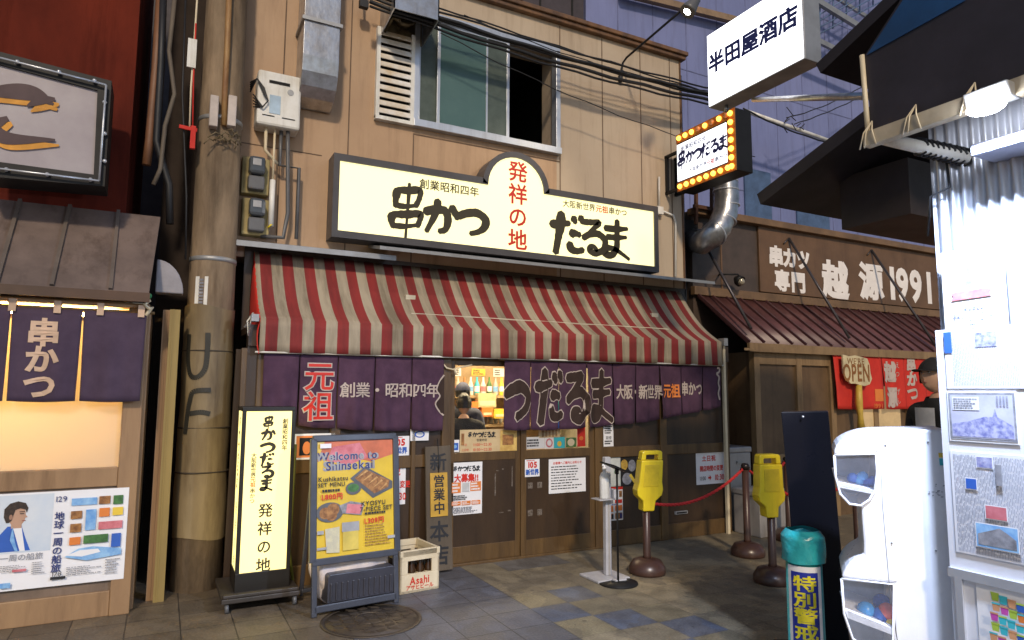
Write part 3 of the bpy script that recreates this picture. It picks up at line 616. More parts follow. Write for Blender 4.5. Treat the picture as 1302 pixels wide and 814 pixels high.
# hood over the louvre
zt = at(500,0,.2).z+.25; f0, f1 = at(489,9,.15), at(538,19,.15); k0, k1 = at(480,52,YU), at(526,62,YU)
x0, x1 = k0.x+.02, k1.x+.1
hd = thing('exhaust_hood', 'square sheet metal hood with a greasy open underside above the white louvre', 'exhaust hood', (x0, YU, k0.z))
mb = MB(); F0 = f0.z+.02; Kz = k0.z+.05
mb.add([(x0,.15,F0),(x1,.15,F0),(x1,.15,zt),(x0,.15,zt)], [(0,1,2,3)]); mb.add([(x0,.15,F0),(x0,YU-.01,Kz),(x0,YU-.01,zt),(x0,.15,zt)], [(0,3,2,1)]); mb.add([(x1,.15,F0),(x1,YU-.01,Kz),(x1,YU-.01,zt),(x1,.15,zt)], [(0,1,2,3)])
mb.add([(x0,.15,zt),(x1,.15,zt),(x1,YU-.01,zt),(x0,YU-.01,zt)], [(0,1,2,3)])
h_ = mb.build('hood_shell', m_galv, hd); sf = h_.modifiers.new('thick', 'SOLIDIFY'); sf.thickness = .012
mb = MB(); cx = (x0+x1)/2
mb.lathe((cx,YU-.02,Kz+.3), [(.16,0),(.16,.1),(.13,.11),(.13,.02),(.05,.02)], 20, ax=(X_,Z_,-Y_)); mb.lathe((cx,YU-.1,Kz+.3), [(.06,0),(.05,.12),(.0,.13)], 12, ax=(X_,Z_,-Y_))
mb.tube([(cx-.2,YU-.04,Kz+.05),(cx-.16,.45,Kz+.14),(cx-.1,.4,Kz+.1)], .02, 6); mb.box(x0+.02, x1-.02, YU-.03, YU-.012, Kz, zt-.02)
mb.build('fan', mat('greasy_metal', (.25,.19,.1), .4, .5, c2=(.06,.04,.02), ns=7), hd)
p = at(461,5,.5); mb = MB(); mb.tube([p+Z_*.3, p+V((0,-.02,.05)), p+V((.02,-.03,-.06))], .014, 6); mb.box(p.x-.04, p.x+.05, .44, .5, p.z-.06, p.z+.02)
tag(mb.build('wall_plug', m_cable, loc=p), 'small black cable box hanging on the wall beside the exhaust hood', 'cable box')

# ------------------------------------------------------------------ overhead cables
def sag(p, q, s, n=14, ph=0):
    p, q = V(p), V(q); return [p.lerp(q, k/n)-Z_*s*4*(k/n)*(1-k/n)+Z_*.01*math.sin(k*1.7+ph) for k in range(n+1)]
cb = thing('overhead_cables', 'bundle of black overhead cables running across the tan upper wall to the white sign', 'cables', at(480,-6,.25))
for k, (ya, yb, w, s) in enumerate(((-14,112,.011,.05),(-8,118,.018,.08),(-3,122,.014,.06),(2,126,.02,.09),(7,131,.013,.1),(-20,119,.009,.03))):
    mb = MB(); mb.tube(sag(at(470,ya,.22+.02*k), at(930,yb+7,.22+.02*k), s, 20, k), w, 6); mb.build('cable', m_cable, cb)
for k, (xa, ya, xb, yb, s, lab) in enumerate(((560,42,960,200,.15,'thin black wire sagging over the upper right tan wall below the cable bundle'),(590,20,930,120,.12,'thin black wire looping just under the thick cable bundle on the tan wall'))):
    mb = MB(); mb.tube(sag(at(xa,ya,.3), at(xb,yb,.35), s, 20, k), .006, 5); tag(mb.build('wire', m_cable, loc=at(xa,ya,.3)), lab, 'wire')
# spot lamp on a long arm
sp = thing('spot_lamp', 'small round spot lamp on a long thin black arm above the restaurant roofline', 'lamp', at(790,98,YU))
LP = at(876,12,-.75); e1 = at(792,80,.58)
mb = MB(); mb.tube([at(789,104,.62), at(790,90,.6), e1, at(797,73,.5), LP+V((.0,.02,.06))], .014, 8); mb.tube([at(789,104,.62), at(789,96,.62)], .03, 8); mb.build('arm', m_cable, sp)
dirn = (at(640,330,-.2)-LP).normalized(); ax = (dirn.cross(Z_).normalized(), None, dirn); ax = (ax[0], dirn.cross(ax[0]).normalized(), dirn)
mb = MB(); mb.lathe(LP-dirn*.1, [(.03,-.12),(.05,-.06),(.06,.0),(.085,.1),(.088,.14)], 18, ax=ax); mb.build('lamp_housing', m_greyp, sp)
mb = MB(); mb.lathe(LP-dirn*.1, [(.084,.135),(.04,.14),(.0,.142)], 18, ax=ax); mb.build('bulb', mat('lit_spot_face', (1,1,1), .3, es=14, em=(1,.97,.9), var=0), sp)
l = bpy.data.lights.new('spot_lamp_light', 'SPOT'); l.energy = 60; l.spot_size = math.radians(75); l.spot_blend = .6; l.shadow_soft_size = .05; l.color = (1,.84,.62)
lo = bpy.data.objects.new('spot_lamp_light', l); COL.objects.link(lo); lo.location = LP+dirn*.07; lo.rotation_euler = dirn.to_track_quat('-Z', 'Y').to_euler()
# ------------------------------------------------------------------ bulb-framed projecting sign on the restaurant corner
BX = 5.72
bs = thing('projecting_sign', 'projecting sign framed by glowing orange bulbs, bracketed to the corner of the tan wall', 'sign', atx(862,243,BX))
c_fb, c_ft, c_nt, c_nb = atx(862,243,BX), atx(862,172,BX), atx(937,135,BX), atx(937,218,BX)
yf, yn = c_fb.y, c_nb.y; zb, zt = (c_fb.z+c_nb.z)/2, (c_ft.z+c_nt.z)/2
D = .26
mb = MB(); mb.box(BX, BX+D, yn, yf, zb, zt); mb.build('sign_box', m_black, bs, bevel=.008)
bw = .115
mb = MB()
for (a, b, c, d) in ((yn,yf,zt-bw,zt),(yn,yf,zb,zb+bw),(yn,yn+bw,zb+bw,zt-bw)): mb.box(BX-.012, BX-.001, a, b, c, d)
mb.build('bulb_border', mat('orange_bulb_backing', (.5,.16,.015), .45, c2=(.35,.1,.01)), bs)
mb = MB(); mb.box(BX-.01, BX-.001, yn+bw+.02, yf-.01, zb+bw+.02, zt-bw-.02); mb.build('sign_face', m_signwhite, bs)
mbulb = mat('lit_amber_bulb', (1,.6,.1), .3, es=2.2, em=(1,.46,.05), var=0); mdim = mat('unlit_amber_bulb', (.75,.3,.1), .3)
def bulb(y, z, lit): mb = MB(); mb.ball((BX-.02,y,z), .032, 0, 10, 7); mb.build('bulb', mbulb if lit else mdim, bs)
for k in range(8): bulb(yf-.06-(yf-yn-.12)*k/7.5, zt-bw/2, k not in (3,5,7))
for k in range(8): bulb(yf-.06-(yf-yn-.12)*k/7.5, zb+bw/2, True)
for k in range(7): bulb(yn+bw/2, zt-bw*.5-(zt-zb-bw)*k/6, True)
cy, cz = (yf+yn+bw)/2-.01, (zb+zt)/2; ru = (-Y_, Z_)
mb = MB(); xx = BX-.012; W_ = (yf-yn-bw)
brush(mb, '串かつだるま', (xx,cy,cz+.02), -Y_, Z_, W_/5.2, 0, adv=.84, sx=.9, sc=(1.35,1,1,1.05,1,1.05))
write(mb, '創業昭和四年', (xx,cy+W_*.16,cz+.165), -Y_, Z_, .075, 0, bold=.02); write(mb, '大阪新世界', (xx,cy+W_*.08,cz-.155), -Y_, Z_, .062, 0, bold=.02); write(mb, '元祖', (xx,cy-W_*.17,cz-.155), -Y_, Z_, .066, 1, bold=.03); write(mb, '串かつ', (xx,cy-W_*.36,cz-.155), -Y_, Z_, .066, 0, bold=.03)
mb.build('lettering', [m_navy, m_inkred], bs)
mb = MB(); x2 = BX+.06
for z in (zb+.06, zt-.2):
    for x in (BX+.04, BX+.2): mb.beam((x,yf,z), (x,YU,z), .035, .035)
for x in (BX+.04, BX+.2): mb.beam((x,yf+.02,zb+.06), (x,yf+.02,zt-.2), .035, .035); mb.beam((x,YU-.03,zb+.06), (x,YU-.03,zt-.2), .035, .035)
mb.build('bracket', m_black, bs)

# ------------------------------------------------------------------ white projecting sign of the liquor shop
WX = 4.35
a, b, c, d = atx(901,138,WX), atx(899.6,43.7,WX), atx(1023.6,74,WX), atx(1021,-32,WX)
yf, yn, zb, zt = a.y, c.y, (a.z+c.z)/2, (b.z+d.z)/2
wsn = thing('projecting_sign', 'bright white projecting light box sign with five large black characters', 'sign', (WX, yf, zb))
mb = MB(); mb.box(WX+.002, WX+.2, yn, yf, zb, zt); mb.build('sign_box', m_alu2, wsn, bevel=.006)
mb = MB(); mb.box(WX-.006, WX, yn+.012, yf-.012, zb+.012, zt-.012); mb.build('sign_face', mat('lit_cold_white_face', (.9,.9,.95), .4, es=1.5, em=(.95,.96,1), var=0), wsn)
mb = MB(); write(mb, '半田屋酒店', (WX-.009,(yf+yn)/2+.01,(zb+zt)/2+.045), -Y_, Z_, (yf-yn)/5.3, 0, bold=.043); mb.build('lettering', m_navy, wsn)
pe = at(1110,122,yf+.03)
mb = MB(); mb.tube([atx(958,127,WX+.1), atx(1105,122,3.02)], .02, 8); mb.tube([(WX+.1,yf-.12,zb),(WX+.1,yf-.12,zb-.06)], .02, 8); mb.build('support_pipe', m_galv, wsn)

# ------------------------------------------------------------------ concrete utility pole
PX0, PY0 = .34, .38
pl = thing('utility_pole', 'thick weathered concrete utility pole with a spray-painted yellowed sleeve, left of the restaurant', 'utility pole', (PX0, PY0, 0))
def pr_(z): return .2-.0048*z
mb = MB(); mb.lathe((PX0,PY0,0), [(pr_(0),0),(pr_(3),3),(pr_(6),6),(pr_(9),9)], 32); mb.build('shaft', m_conc, pl)
mb = MB(); n=32
def sl_(u, v):
    a = 2*math.pi*u; z = .42+(2.36-.42)*v; r = pr_(z)+.012+.004*math.sin(a*3+z*5)+.003*math.sin(z*11)
    return (PX0+r*math.cos(a), PY0+r*math.sin(a), z+.02*math.sin(a*2) if v in (0,1) else z)
mb.sheet(48, 24, sl_); mb.build('sleeve', m_sleeve, pl)
for z in (5.35, 4.05, 2.78): mb = MB(); mb.lathe((PX0,PY0,z), [(pr_(z)+.001,-.02),(pr_(z)+.006,-.018),(pr_(z)+.006,.018),(pr_(z)+.001,.02)], 24); mb.build('band', m_alu2, pl)
for z in (1.98, 1.33, .96): mb = MB(); mb.lathe((PX0,PY0,z), [(pr_(z)+.014,-.006),(pr_(z)+.022,0),(pr_(z)+.014,.006)], 28); mb.build('tie_wire', mat('dark_wire', (.06,.045,.03), .7), pl)
def onpole(a, z, off=.022): # a: sideways metres seen from the front
    r = pr_(z)+off; th = math.radians(238)+a/r; return V((PX0+r*math.cos(th), PY0+r*math.sin(th), z))
mb = MB()
def graf(pts, w=.02):
    sp = smooth(pts, 6)
    for k, (p, q) in enumerate(zip(sp[:-1], sp[1:])):
        t = (q-p).normalized(); nn = V((-t.y,t.x,0))*w
        mb.add([onpole(c.x, c.y, .021+.0002*(k%4)) for c in (p+nn, p-nn, q-nn, q+nn)], [(0,1,2,3)])
def px(x, y): p = at(x, y, PY0-.18); return (p.x-PX0+.02, p.z)
graf([px(253,425),px(252,455),px(256,476),px(266,480),px(276,470),px(279,450),px(280,424)]); mb.build('graffiti', mat('black_spray_paint', (.02,.018,.012), .6), pl); mb = MB(); graf([px(284,496),px(262,498),px(256,510),px(252,530),px(249,552)]); graf([px(256,526),px(272,524),px(283,526)])
mb.build('graffiti', mat('black_spray_paint', (.02,.018,.012), .6), pl)
mb = MB(); q = at(279,100,PY0-.2); mb.tube([at(290,0,.16)+Z_*.6, at(289,60,.16), at(286,118,.17), at(285,160,.18)], .026, 8); mb.build('conduit', mat('rusty_conduit', (.4,.24,.09), .6, c2=(.2,.09,.03), ns=8, streak=.3), pl)
for x in (272, 295):
    q = at(x,142,.15); mb = MB(); mb.box(q.x-.035, q.x+.035, q.y-.03, q.y+.06, q.z-.14, q.z+.14); mb.build('junction_box', mat('pale_box', (.55,.47,.42), .5), pl, bevel=.008)
q = at(268,373,.15); mb = MB(); rr = [(-.055,-.15),(.055,-.15),(.055,.15),(-.055,.15)]; mb.add([onpole(q.x-PX0+.03+a,q.z+b,.006) for a, b in rr], [(0,1,2,3)]); dd = V((0,0,0))
for k in range(9): mb.add([onpole(q.x-PX0+.03+a,q.z+.12-k*.028+b,.008) for a, b in ((-.02,-.009),(.02,-.009),(.02,.009),(-.02,.009))], [(0,1,2,3)], 1)
mb.build('number_plate', [m_white, m_greyprint], pl)
mb = MB()
for k in range(14):
    q = at(285+random.uniform(-14,22), 180+random.uniform(-8,8), .16); w = q+V((random.uniform(-.12,.12),random.uniform(-.04,.02),random.uniform(-.06,.06))); mb.tube([q, q.lerp(w,.5)+V((0,-.03,.03)), w], .006, 5)
mb.build('wire_ends', mat('frayed_wire', (.2,.15,.08), .7), pl)
# hanging rope with red clamp and tag left of the pole
q = at(247,60,.2); hr_ = thing('hanging_rope', 'thin hanging rope with a red clamp and pale tag left of the utility pole', 'rope', q)
mb = MB(); mb.tube([at(251,0,.2)+Z_*.5, at(247,55,.2), at(243,110,.2), at(241,166,.2)], .009, 6); mb.build('rope', m_cream, hr_)
mb = MB(); mb.tube([at(249,30,.19),at(246,100,.19),at(245,165,.19)], .007, 6); mb.build('red_cord', m_red, hr_)
c = at(244,68,.18); mb = MB(); mb.box(c.x-.035, c.x+.035, c.y-.01, c.y+.006, c.z-.13, c.z+.13); mb.build('tag', m_white, hr_)
c = at(245,178,.18); mb = MB(); mb.box(c.x-.02, c.x+.02, c.y-.02, c.y+.02, c.z-.08, c.z+.12); mb.beam(c+V((-.11,0,.1)), c+V((.03,0,.09)), .02, .03); mb.build('clamp', m_red, hr_)

# ------------------------------------------------------------------ shop on the left
LY = -.16
ls = thing('neighbour_shop', 'dark red shop at the left edge with a lean-to roof and warm lit window', 'building', (-1.2, LY, 0))
m_tan = mat('pale_brown_frame', (.33,.2,.1), .5, c2=(.24,.14,.07), ns=4, streak=.25, stain=0.6)
mb = MB(); mb.box(-4, -.35, .32, 3, 2.85, 9); mb.box(-4, -.3, 1.5, 3, 0, 2.9); mb.build('upper_wall', m_dkred, ls)
mb = MB(); mb.box(-4, -.62, .26, .32, 5.0, 9); mb.build('dark_window', mat('dark_window_panel', (.03,.025,.03), .3), ls)
q = at(78,40,.25); mb = MB(); mb.box(q.x, q.x+.02, .24, .3, 4.98, 9); mb.build('window_trim', m_tan, ls)
for x, z0 in ((-.42,3.5), (-.3, 3.0), (-.12, 3.2)):
    pass
mb = MB(); mb.box(-4, -.1, .2, .32, 2.98, 3.08); mb.build('red_flashing', mat('red_flashing', (.3,.06,.02), .5), ls)
# lean-to roof: from the wall out over the shop front
e0, e1 = at(-3,362,-.3), at(189,373,-.3); t1 = at(204,276,.2); 
zE, zT = e1.z, t1.z; xr = e1.x
mb = MB(); mb.prism([(-4,-.3,zE),(xr,-.3,zE),(t1.x,.2,zT),(-4,.2,zT)], (0,.02,-.03)); mb.build('lean_to_roof', mat('dull_metal_roof', (.16,.115,.095), .5, c2=(.1,.07,.058), ns=3, bump=.08, bs=6, stain=0.7), ls)
for xa, xb in ((25,-4),(89,66),(151,141)):
    mb = MB(); p, q = at(xa,264,.2), at(xb,360,-.3); mb.beam(V((p.x,.2,zT+.012)), V((q.x,-.3,zE+.012)), .025, .03); mb.build('roof_rib', mat('roof_rib_metal', (.13,.1,.08), .5), ls)
mb = MB(); mb.box(-4, xr+.01, -.32, -.29, zE-.07, zE+.0); mb.build('fascia', mat('dark_brown_fascia', (.08,.035,.015), .5), ls)
zf = at(185,392,LY).z
mb = MB(); mb.box(-4, -.12, LY-.03, LY+.1, zf-.005, zE-.07); mb.box(-.26, -.13, LY, LY+.1, .0, zf-.005)
zm = at(80,600,LY).z; zq = at(80,620,LY).z; z2 = at(100,745,LY).z
mb.box(-4, -.26, LY+.01, LY+.09, at(80,622,LY).z, at(80,597,LY).z); mb.box(-4, -.26, LY+.01, LY+.09, 0, .18); mb.box(-.16, -.11, LY+.1, 1.5, 0, zE-.1)
mb.build('front_frame', m_tan, ls, bevel=.006)
mb = MB(); mb.box(-4, -.26, LY+.03, LY+.07, .18, zq+.02); mb.build('lower_panel', mat('brown_grey_panel', (.2,.14,.1), .5, stain=0.5), ls)
zw = at(80,598,LY).z
def trans(n, c):
    M = bpy.data.materials.new(n); M.use_nodes = True; t = M.node_tree; b = t.nodes['Principled BSDF']; tr = t.nodes.new('ShaderNodeBsdfTranslucent'); tr.inputs[0].default_value = c+(1,); mx = t.nodes.new('ShaderNodeMixShader'); mx.inputs[0].default_value = .72
    b.inputs['Base Color'].default_value = c+(1,); b.inputs['Roughness'].default_value = .3
    t.links.new(b.outputs[0], mx.inputs[1]); t.links.new(tr.outputs[0], mx.inputs[2]); t.links.new(mx.outputs[0], t.nodes['Material Output'].inputs[0]); return M
mb = MB(); mb.box(-4, -.26, LY+.045, LY+.05, zw, zf-.11); mb.build('frosted_window', trans('frosted_window_film', (.86,.82,.72)), ls)
mb = MB(); mb.box(-4, -.26, LY+.03, LY+.075, zf-.115, zf-.085); mb.box(-4, -.2, .9, .95, 0, zE); mb.box(-4, -.16, LY+.1, .9, zf+.02, zf+.05); mb.box(-4,-.2,LY+.1,.9,.6,.64); mb.build('inside_wall', mat('inside_cream', (.7,.55,.35), .7), ls)
mb = MB(); mb.tube([(-2.6,.25,zf-.05),(-.35,.25,zf-.05)], .03, 10); t_ = mb.build('tube_lamp', mat('lit_warm_tube', (1,.8,.4), .3, es=40, em=(1,.68,.25), var=0), loc=(-1.4,.25,zf-.05)); tag(t_, 'glowing warm yellow tube lamp inside the left shop just above its curtain', 'lamp')
# its curtain
xs = [at(x,450,LY-.07).x for x in (-60,10,102,184)]
zt_ = at(90,394,LY-.07).z; zb_ = [at(x,510,LY-.07).z for x in (-60,10,102,180)]
m_nav = mat('dark_purple_grey_cloth', (.06,.035,.065), .85, c2=(.045,.026,.05), ns=4, bump=.1, bs=70)
def wl2(mb): c = at(53,458,LY-.07); write(mb, '串かつ', (c.x,LY-.07,c.z+.01), X_, Z_, .205, 0, bold=.04, vert=True, adv=.93)
noren('noren_curtain', 'dark purple-grey shop curtain with pale vertical characters hanging at the lit left shop window', xs, zt_, zb_, LY-.07, 4, [m_nav, mat('pale_peach_dye', (.62,.43,.3), .85)], wl2, tabs=5, sl=.0)
q = at(190,385,LY-.07); mb = MB(); mb.tube([q+V((0,0,.02)), q+V((-.03,-.02,-.02)), q+V((.0,-.03,-.05)), q+V((.02,0,-.03)), q+V((-.02,0,-.1))], .014, 6, 0); mb.ball(q+V((-.01,-.01,.05)), .025, 1)
tag(mb.build('curtain_knot', [m_cream, mat('green_cord', (.02,.25,.1), .6)], loc=q), 'green and cream knotted cord at the right end of the left shop curtain rod', 'cord')
# lit-out sign above it
P = [at(*p, -.25) for p in ((-30,223),(133,237),(142,103),(-30,58))]; Pi = [at(*p, -.25) for p in ((-30,202),(119,222),(124,115),(-30,74))]
lsg = thing('shop_sign', 'unlit pale sign in a thick black frame with a brown and orange brush mark', 'sign', P[0])
mb = MB(); mb.add(P+Pi+[p+Y_*.3 for p in P]+[p+Y_*.03 for p in Pi], [(k,(k+1)%4,4+(k+1)%4,4+k) for k in range(4)]+[((k+1)%4,k,8+k,8+(k+1)%4) for k in range(4)]+[(4+k,4+(k+1)%4,12+(k+1)%4,12+k) for k in range(4)]); mb.build('sign_frame', m_black, lsg)
mb = MB(); mb.poly([p+Y_*.02 for p in Pi]); mb.build('sign_face', mat('pale_lilac_panel', (.33,.29,.3), .4, c2=(.26,.22,.24), ns=2), lsg)
mb = MB(); ring = [at(*p, -.285) for p in ((-30,211),(126,230),(135,108),(-30,66))]; mb.tube([ring[0],ring[1]], .008, 6); mb.tube([ring[1],ring[2]], .008, 6); mb.tube([ring[2],ring[3]], .008, 6)
for p in [at(x,211+(x+30)*.122,-.27) for x in (8,60,115)]+[at(x,66+(x+30)*.245,-.27) for x in (22,75,120)]+[at(133-k*0-.06*i*0,y,-.27) for i, (k,y) in enumerate(((0,130),(0,170),(0,205)))]: mb.ball(p, .016, 0, 8, 6)
mb.build('neon_tube', m_alu, lsg)
mb = MB(); yy = -.24
def blob(pts, w, m, dy):
    sp = smooth(pts, 6); k = len(sp); L = []; R2 = []
    for i in range(k):
        t = (sp[min(i+1,k-1)]-sp[max(i-1,0)]).normalized(); nn = V((-t.y,t.x,0))*w*(.1+1.05*math.sin(math.pi*min(1,i/(k-1)*.9+.08))); L.append(sp[i]+nn); R2.append(sp[i]-nn)
    mb.add([at(p.x,p.y,yy-dy) for p in L+R2], [(i,i+1,k+i+1,k+i) for i in range(k-1)], m)
for dx, dy, m, d in ((5,7,1,.001),(0,0,0,.004)):
    blob([(-25+dx,118+dy),(15+dx,116+dy),(45+dx,120+dy),(68+dx,133+dy)], 9, m, d); blob([(70+dx,126+dy),(50+dx,128+dy),(34+dx,135+dy)], 5, m, d+.001); blob([(10+dx,150+dy),(-8+dx,162+dy),(10+dx,176+dy),(70+dx,178+dy)], 8, m, d+.002)
mb.build('lettering', [mat('brown_mark', (.06,.025,.03), .6), mat('orange_mark', (.7,.3,.02), .6)], lsg)
# travel poster in the lower panel
o = at(-95,762,LY-.004); zP0, zP1 = at(155,736,LY-.004).z, at(160,620,LY-.004).z; w = at(157,736,LY-.004).x-o.x; h = zP1-zP0
xz = lambda x, y: (at(x,y,LY-.004).x-o.x, at(x,y,LY-.004).z-zP0)
o = V((o.x, LY-.004, zP0)); I = []
a, b = xz(-95,700), xz(69,632); I.append(('r', a[0], .38*h, b[0]-a[0], h*.6, mat('pale_blue_photo', (.5,.58,.68), .5, c2=(.62,.66,.7), ns=3)))
cx, cy = xz(22,655); 
I += [('e', cx+.0, cy-.005, .05, .075, m_skin), ('p', [(cx-.13,.40*h),(cx-.1,.56*h),(cx-.05,cy-.075),(cx+.03,cy-.075),(cx+.06,.52*h),(cx+.09,.40*h)], m_blue), ('p', [(cx-.02,cy-.08),(cx+.03,cy-.08),(cx+.06,.4*h),(cx+.03,.4*h)], m_whitep), ('p', [(cx-.03,cy-.05),(cx+.03,cy-.05),(cx+.03,cy-.09),(cx-.03,cy-.09)], m_skin),
      ('p', [(cx+.045,cy+.005),(cx+.062,cy-.018),(cx+.044,cy-.022)], m_skin), ('p', [(cx-.06,cy-.05),(cx-.075,cy-.01),(cx-.075,cy+.045),(cx-.045,cy+.082),(cx-.0,cy+.095),(cx+.045,cy+.08),(cx+.062,cy+.045),(cx+.055,cy+.012),(cx+.045,cy+.035),(cx+.015,cy+.045),(cx-.012,cy+.035),(cx-.02,cy+.005),(cx-.03,cy-.035),(cx-.045,cy-.05)], mat('dark_brown_hair_print', (.05,.03,.02), .6, c2=(.02,.012,.01), ns=40)),
      ('e', cx-.035, cy-.012, .01, .018, mat('ear_print', (.42,.23,.15), .6)), ('r', cx+.015, cy+.006, .026, .005, m_hair), ('r', cx+.012, cy+.02, .032, .004, m_hair), ('r', cx+.03, cy-.042, .022, .005, mat('lip_print', (.45,.15,.12), .6)), ('p', [(cx-.02,cy-.075),(cx+.0,.5*h),(cx+.02,.4*h),(cx+.005,.4*h),(cx-.03,.52*h)], m_skyp)]
q = xz(30,708); I.append(('t', '地球一周の船旅', q[0]-.06, q[1], .05, m_greyprint))
q = xz(75,685); I.append(('t', '地球一周の船旅', q[0]-.005, q[1]-.02, .062, m_navy, dict(vert=True, bold=.015, adv=.97))); q = xz(78,634); I.append(('t', '129', q[0], q[1], .055, m_navy))
for (x0, y0, x1, y1, m) in ((91,632,124,643,m_skyp),(126,630,141,641,m_brownp),(144,629,157,641,m_green),(90,649,105,660,m_brownp),(108,647,123,674,m_skyp),(126,645,140,657,m_orange),(143,644,157,655,m_yelp),(89,665,104,677,m_brownp),(125,661,156,673,m_pink),(88,682,103,693,m_orange),(106,678,138,691,m_green),(141,677,154,695,m_blue)):
    p, q = xz(x0,y1), xz(x1,y0); I.append(('r', p[0], p[1], q[0]-p[0], q[1]-p[1], m))
p = xz(85,712); I.append(('p', [xz(82,708),xz(100,697),xz(118,694),xz(154,696),xz(154,704),xz(110,712)], m_skyp)); I.append(('p', [xz(84,706),xz(102,699),xz(125,697),xz(128,701),xz(104,707)], m_whitep))
q = xz(72,729); I.append(('t', '178', q[0], q[1], .045, m_inkbk)); p = xz(64,737); I.append(('r', p[0], p[1], .09, .02, m_inkbk))
for (x0, y0, x1, y1, n, s) in ((84,716,130,732,5,1),(133,708,153,730,6,2),(0,716,36,728,4,3),(40,712,60,730,6,4),(-60,716,-10,735,5,5)):
    p, q = xz(x0,y1), xz(x1,y0); I.append(('d', p[0], p[1], q[0]-p[0], q[1]-p[1], n, m_greyprint, dict(seed=s, fill=.4)))
p, q = xz(0,748), xz(14,740); I.append(('r', p[0], p[1], q[0]-p[0], q[1]-p[1], m_skyp)); p, q = xz(16,727), xz(34,722); I.append(('r', p[0], p[1], q[0]-p[0], q[1]-p[1], m_pink))
poster('travel_poster', 'wide white travel poster with small landscape photos and a man in a blue jacket', 'poster', o, X_, Z_, w, h, I, m_whitep)
# gap between shop and pole
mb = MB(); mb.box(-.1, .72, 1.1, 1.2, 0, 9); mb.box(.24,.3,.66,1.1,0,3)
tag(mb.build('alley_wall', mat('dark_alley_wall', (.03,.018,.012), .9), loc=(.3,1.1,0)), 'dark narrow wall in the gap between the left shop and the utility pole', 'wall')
for k, (xa, xb, Yb, m, lab) in enumerate(((186,197,.12,m_tan,'brown vertical board in the gap beside the left shop'),(195,209,.05,mat('yellow_board', (.3,.21,.06), .6, c2=(.2,.14,.045), streak=.1),'yellowish vertical board standing between the left shop and the utility pole'))):
    q = at(xa,750,Yb); e = at(xb,750,Yb); mb = MB(); mb.box(q.x, e.x, Yb, Yb+.05, 0, 2.3); mb.box(q.x+.02, q.x+.03, Yb-.006, Yb, 0, 2.3); tag(mb.build('vertical_board', m, loc=(q.x,Yb,0)), lab, 'board')
for k, (pts, r, m, lab) in enumerate((
    ([(205,-20),(198,90),(190,180),(186,210)], .035, mat('orange_brown_pipe', (.2,.085,.035), .55), 'orange-brown drainpipe down the dark red wall'),
    ([(208,-20),(205,80),(199,180),(206,205),(215,235),(216,285)], .03, m_cable, 'thick black cable bending down the dark red wall by the drainpipe'),
    ([(222,0),(215,65),(222,120),(210,160),(204,215),(195,235)], .018, mat('old_grey_cable', (.14,.11,.08), .7), 'thin greyish cable hanging behind the rope left of the pole'),
    ([(236,0),(232,120),(237,250),(236,330)], .008, m_cable, 'very thin dark wire hanging next to the left edge of the utility pole'))):
    Yp = .3-.03*k; mb = MB(); mb.tube([at(x,y,Yp) for x, y in pts], r, 8); tag(mb.build('wall_pipe' if k == 0 else 'wall_cable', m, loc=at(*pts[-1],Yp)), lab, 'pipe' if k == 0 else 'cable')
q = at(197,372,.1); mb = MB(); w_ = at(233,372,.1).x-q.x; zt_ = at(200,330,.1).z
N_ = 10; prof = [(q.x,q.z)]+[(q.x+w_*math.sin(math.pi/2*k/N_), q.z+(zt_-q.z)*math.cos(math.pi/2*k/N_)) for k in range(N_+1)]; mb.prism([(x,.08,z) for x, z in prof[::-1]], (0,.14,0))
tag(mb.build('vent_cowl', mat('grey_vent', (.33,.31,.33), .5), loc=(q.x,.1,q.z), bevel=.01), 'grey quarter-round vent cowl between the left lean-to roof and the utility pole', 'vent')
# ------------------------------------------------------------------ shop on the right
RY = .9
rs = thing('neighbour_shop', 'brown shop right of the awning with white characters and 1991 on its fascia', 'building', (9, RY, 0))
m_fas = mat('dark_brown_fascia_board', (.16,.085,.04), .5, c2=(.12,.065,.032), ns=2, stain=0.4)
m_fasg = mat('grey_brown_fascia', (.085,.058,.045), .55, c2=(.055,.04,.032), ns=3)
tl, bl = at(872,266,RY), at(886,374,RY); zT, zB = tl.z, bl.z+.02; xl = at(880,320,RY).x
mb = MB(); mb.box(xl, 16, RY, 5, 0, zT); mb.build('wall', m_fasg, rs)
mb = MB(); x1 = at(962,300,RY).x; mb.box(x1, 16, RY-.04, RY-.005, zB+.1, at(965,282,RY).z); mb.box(at(915,300,RY).x, at(917,300,RY).x, RY-.012, RY-.002, zB, zT-.1); mb.build('sign_board', m_fas, rs, bevel=.006)
mb = MB(); mb.box(xl-.03, 16, RY-.12, RY+.05, zT-.08, zT+.02); mb.box(xl-.03, 16, RY-.07, RY+.02, zB-.04, zB+.08); mb.build('cornice', mat('brown_trim', (.2,.115,.055), .5, c2=(.12,.07,.035)), rs, bevel=.008)
mb = MB(); yy = RY-.043
def wt(s, x0, x1, yc, m=0, **k):
    a, b = at(x0,yc,yy), at(x1,yc,yy); c = at((x0+x1)/2,yc,yy); write(mb, s, ((a.x+b.x)/2,yy,c.z), X_, Z_, **k)
wt('串カツ', 974, 1032, 328, size=.31, bold=.06, adv=.95); wt('専門', 983, 1028, 358, size=.32, bold=.055, adv=1.1)
c = at(1062,356,yy); write(mb, '越', (c.x,yy,c.z), X_, Z_, .62, bold=.045); c = at(1107,356,yy); write(mb, '源', (c.x+.02,yy,c.z-.02), X_, Z_, .62, bold=.045)
c = at(1157,361,yy); write(mb, '1991', (c.x,yy,c.z+.0), X_, Z_, .74, bold=.04, sx=.9)
mb.build('lettering', mat('white_sign_paint', (.9,.84,.8), .5, var=.06), rs)
EY = .02; ez = at(955,436,EY).z
mb = MB(); ex = at(953,437,EY).x; 
